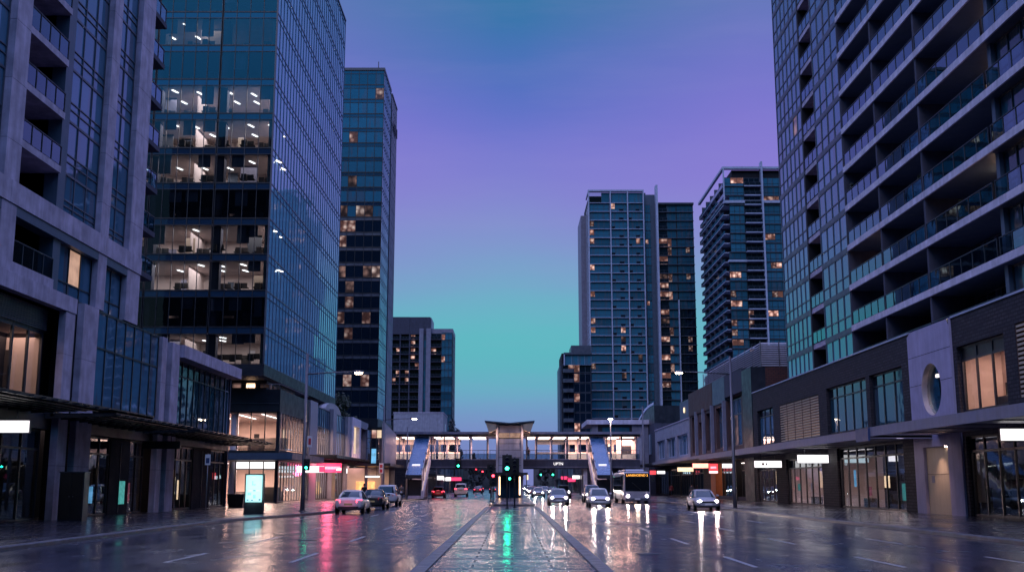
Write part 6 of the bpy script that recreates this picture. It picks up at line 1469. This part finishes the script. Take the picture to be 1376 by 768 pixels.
for sx, x0, x1, lab in ((-1, -30, -14.5, 'dark row of shops with small lit signs beyond the left bridge stair'), (1, 14.5, 32, 'dark row of shops with pink lit signs beyond the right half of the bridge')):
    t = thing('shop_row', lab, 'building', ((x0 + x1) / 2, 280, 0)); P = Parts(t)
    xf = x1 if sx < 0 else x0
    b = MB()
    for q in range(5):
        y0 = 190 + q * 36 if sx < 0 else 228 + q * 30
        b.box(x0, x1, y0, y0 + 35, 0, rg.uniform(6.0, 8.4), ('brick_charcoal', 'panel_slate', 'concrete_dark', 'frame_dark', 'brown_clad')[q])
    b.build('wall', t)
    b = MB(); b.box(xf, xf - sx * 1.6, 190 if sx < 0 else 228, 370, 3.3, 3.6, 'metal_dark'); b.build('awning', t)
    for q in range(9):
        y0 = (192 if sx < 0 else 229) + q * 15
        P.add('shopfront', window(10, 2.9, 4, [1], ('lit_warm', 'glass_dark', 'lit_dim', 'lit_spark')[q % 4], 'frame_dark', bar=.2, var=q % 4), xf - sx * .05, y0 if sx < 0 else y0 + 10, .2, FACE_E if sx < 0 else FACE_W)
        P.add('window', window(6, 2.0, 3, [1], 'glass_dark' if q % 3 else 'lit_dim', 'frame_mid', bar=.15, var=q % 2), xf - sx * .05, y0 if sx < 0 else y0 + 6, 4.2, FACE_E if sx < 0 else FACE_W)
    P.done()
i = 0
for x, y, w, z, m, l in ((-12.6, 196, 1.2, 2.6, 'lightbox_white', 'small white lit sign beyond the left stair, nearest of the far signs'), (-12.4, 214, 1.4, 2.5, 'lightbox_white', 'second small white lit sign beyond the left stair'), (-11.9, 236, 2.4, 2.6, 'neon_pink', 'pink lit sign seen under the left part of the bridge'),
                         (12.6, 236, 1.6, 2.4, 'neon_pink', 'pink lit sign seen under the right part of the bridge'), (12.9, 222, 1.8, 2.9, 'lightbox_white', 'white lit sign next to the right bridge pier'), (12.2, 262, 1.4, 3.0, 'neon_pink', 'fainter pink sign farther under the bridge on the right')):
    t = thing('shop_sign', l, 'sign', (x, y, z), 'far lit shop signs'); b = MB(); b.box(x - w / 2, x + w / 2, y, y + .2, z, z + .7, m); b.build('panel', t); b = MB(); b.tube([(x, y + .1, 0), (x, y + .1, z)], .07, 'metal_dark', 8); b.build('post', t)
for x, y, h, l in ((-11.9, 176, 7.5, 'plain dark pole just beyond the bridge on the left, nearest of the far poles'), (-12.3, 205, 8, 'second far pole beyond the bridge on the left'), (-12.0, 250, 9, 'third far pole beyond the bridge, nearest the median'), (11.6, 190, 8, 'plain dark pole beyond the right bridge pier'), (11.4, 248, 9, 'farther pole beyond the bridge on the right')):
    t = thing('utility_pole', l, 'pole', (x, y, 0)); b = MB(); b.tube([(x, y, 0), (x, y, h)], [.12, .07], 'metal_pole', 8); b.build('shaft', t); b = MB(); b.box(x - .6, x + .6, y - .05, y + .05, h - .6, h - .5, 'metal_pole'); b.build('crossarm', t)

# ================================================================== dusk sky, light, camera
w = bpy.data.worlds.new('World'); scene.world = w; w.use_nodes = True
nt = w.node_tree; nt.nodes.clear()
N = lambda t_: nt.nodes.new(t_)
L_ = nt.links.new
tc = N('ShaderNodeTexCoord'); sp = N('ShaderNodeSeparateXYZ'); L_(tc.outputs['Generated'], sp.inputs[0])
def wm(op, a, b_=None):
    n = N('ShaderNodeMath'); n.operation = op
    for i_, v in enumerate((a, b_)):
        if v is None: continue
        if hasattr(v, 'links'): L_(v, n.inputs[i_])
        else: n.inputs[i_].default_value = v
    return n.outputs[0]
def wr(fac, stops, interp='LINEAR'):
    r = N('ShaderNodeValToRGB'); cr = r.color_ramp; cr.interpolation = interp
    while len(cr.elements) < len(stops): cr.elements.new(.5)
    for e, (p, c) in zip(cr.elements, stops): e.position = p; e.color = c
    L_(fac, r.inputs[0]); return r.outputs[0]
def wmix(f, a, b_):
    n = N('ShaderNodeMix'); n.data_type = 'RGBA'; L_(f, n.inputs[0])
    for i_, v in ((6, a), (7, b_)):
        if hasattr(v, 'links'): L_(v, n.inputs[i_])
        else: n.inputs[i_].default_value = v
    return n.outputs[2]
ns = N('ShaderNodeTexNoise'); ns.inputs['Scale'].default_value = 3.2; ns.inputs['Detail'].default_value = 6
mp = N('ShaderNodeMapping'); mp.inputs['Scale'].default_value = (1, 1, 5); L_(tc.outputs['Generated'], mp.inputs[0]); L_(mp.outputs[0], ns.inputs['Vector'])
zz = wm('ADD', sp.outputs[2], wm('MULTIPLY', wm('SUBTRACT', ns.outputs['Fac'], .5), .035))
S = lambda deg: max(0.0, min(1.0, math.sin(R(deg)) * 2))
front = wr(wm('MULTIPLY', zz, 2.0), [(0, lin(122, 126, 188)), (S(2.4), lin(120, 138, 196)), (S(4.4), lin(112, 164, 200)), (S(6.6), lin(88, 184, 192)), (S(8.4), lin(94, 184, 196)), (S(11.0), lin(118, 160, 202)), (S(13.6), lin(130, 140, 206)), (S(16.0), lin(126, 124, 208)), (S(18.8), lin(98, 112, 202)), (S(21.8), lin(68, 110, 184)), (S(25), lin(42, 118, 162)), (S(30), lin(34, 112, 152))], 'B_SPLINE')
over = wr(zz, [(.42, lin(46, 120, 160)), (.65, (.82, .92, 1.9, 1)), (1, (.84, .88, 1.75, 1))])
front = wmix(wr(zz, [(.42, (0, 0, 0, 1)), (.55, (1, 1, 1, 1))]), front, over)
ax = wm('ABSOLUTE', sp.outputs[0])
front = wmix(wm('MULTIPLY', wr(ax, [(.01, (0, 0, 0, 1)), (.20, (.6, .6, .6, 1))]), wr(zz, [(.13, (0, 0, 0, 1)), (.27, (1, 1, 1, 1)), (.36, (.75, .75, .75, 1)), (.46, (.6, .6, .6, 1)), (.60, (0, 0, 0, 1))])), front, lin(140, 120, 210))
back = wr(zz, [(0, (.006, .008, .014, 1)), (.27, (.018, .04, .075, 1)), (.34, (.05, .34, .78, 1)), (.50, (.12, .55, 1.15, 1)), (.68, (.80, .90, 1.85, 1)), (1, (.76, .8, 1.6, 1))])
bf = wr(wm('ADD', wm('MULTIPLY', sp.outputs[1], .5), .5), [(.30, (1, 1, 1, 1)), (.52, (0, 0, 0, 1))], 'EASE')
n2 = N('ShaderNodeTexNoise'); n2.inputs['Scale'].default_value = 5.5; n2.inputs['Detail'].default_value = 7; n2.inputs['Roughness'].default_value = .6; m2 = N('ShaderNodeMapping'); m2.inputs['Scale'].default_value = (1, 1, 7); m2.inputs['Rotation'].default_value = (0, R(12), 0); L_(tc.outputs['Generated'], m2.inputs[0]); L_(m2.outputs[0], n2.inputs['Vector'])
veil = wmix(wr(n2.outputs['Fac'], [(.46, (0, 0, 0, 1)), (.74, (.10, .10, .10, 1))]), front, lin(150, 150, 205))
colr = wmix(bf, veil, back)
sky = N('ShaderNodeTexSky'); sky.sky_type = 'NISHITA'; sky.sun_disc = False; sky.sun_elevation = R(-2.0); sky.sun_rotation = R(200)
hs = N('ShaderNodeMix'); hs.data_type = 'RGBA'; hs.blend_type = 'ADD'; hs.inputs[0].default_value = .06; L_(colr, hs.inputs[6]); L_(sky.outputs[0], hs.inputs[7])
bg = N('ShaderNodeBackground'); L_(hs.outputs[2], bg.inputs[0]); bg.inputs[1].default_value = 1.0
wo = N('ShaderNodeOutputWorld'); L_(bg.outputs[0], wo.inputs[0])
sd = bpy.data.lights.new('dusk_fill', 'SUN'); sd.energy = 0.6; sd.angle = R(25); sd.color = (0.85, 0.78, 1.0)  # soft fill added behind the camera to lift the facades after sunset
so = bpy.data.objects.new('dusk_fill', sd); COL.objects.link(so); so.rotation_euler = (R(52), 0, R(-20))

cd = bpy.data.cameras.new('camera'); cam = bpy.data.objects.new('camera', cd); COL.objects.link(cam)
cd.sensor_width = 36; cd.lens = 36 * CF / 1376; cd.clip_end = 5000; cd.clip_start = .1
cam.location = (0, 0, CH); cam.rotation_euler = (PI / 2 + CT, 0, 0); scene.camera = cam
scene.view_settings.view_transform = 'Standard'; scene.view_settings.look = 'None'; scene.view_settings.exposure = 0; scene.view_settings.gamma = 1
scene.render.engine = 'CYCLES'
c = scene.cycles; c.use_denoising = True; c.max_bounces = 8; c.diffuse_bounces = 3; c.glossy_bounces = 4; c.transparent_max_bounces = 16; c.transmission_bounces = 4
c.caustics_reflective = False; c.caustics_refractive = False; c.sample_clamp_indirect = 14.0; c.sample_clamp_direct = 0; c.blur_glossy = .3
for o in scene.objects:
    if '_at' in o: del o['_at']
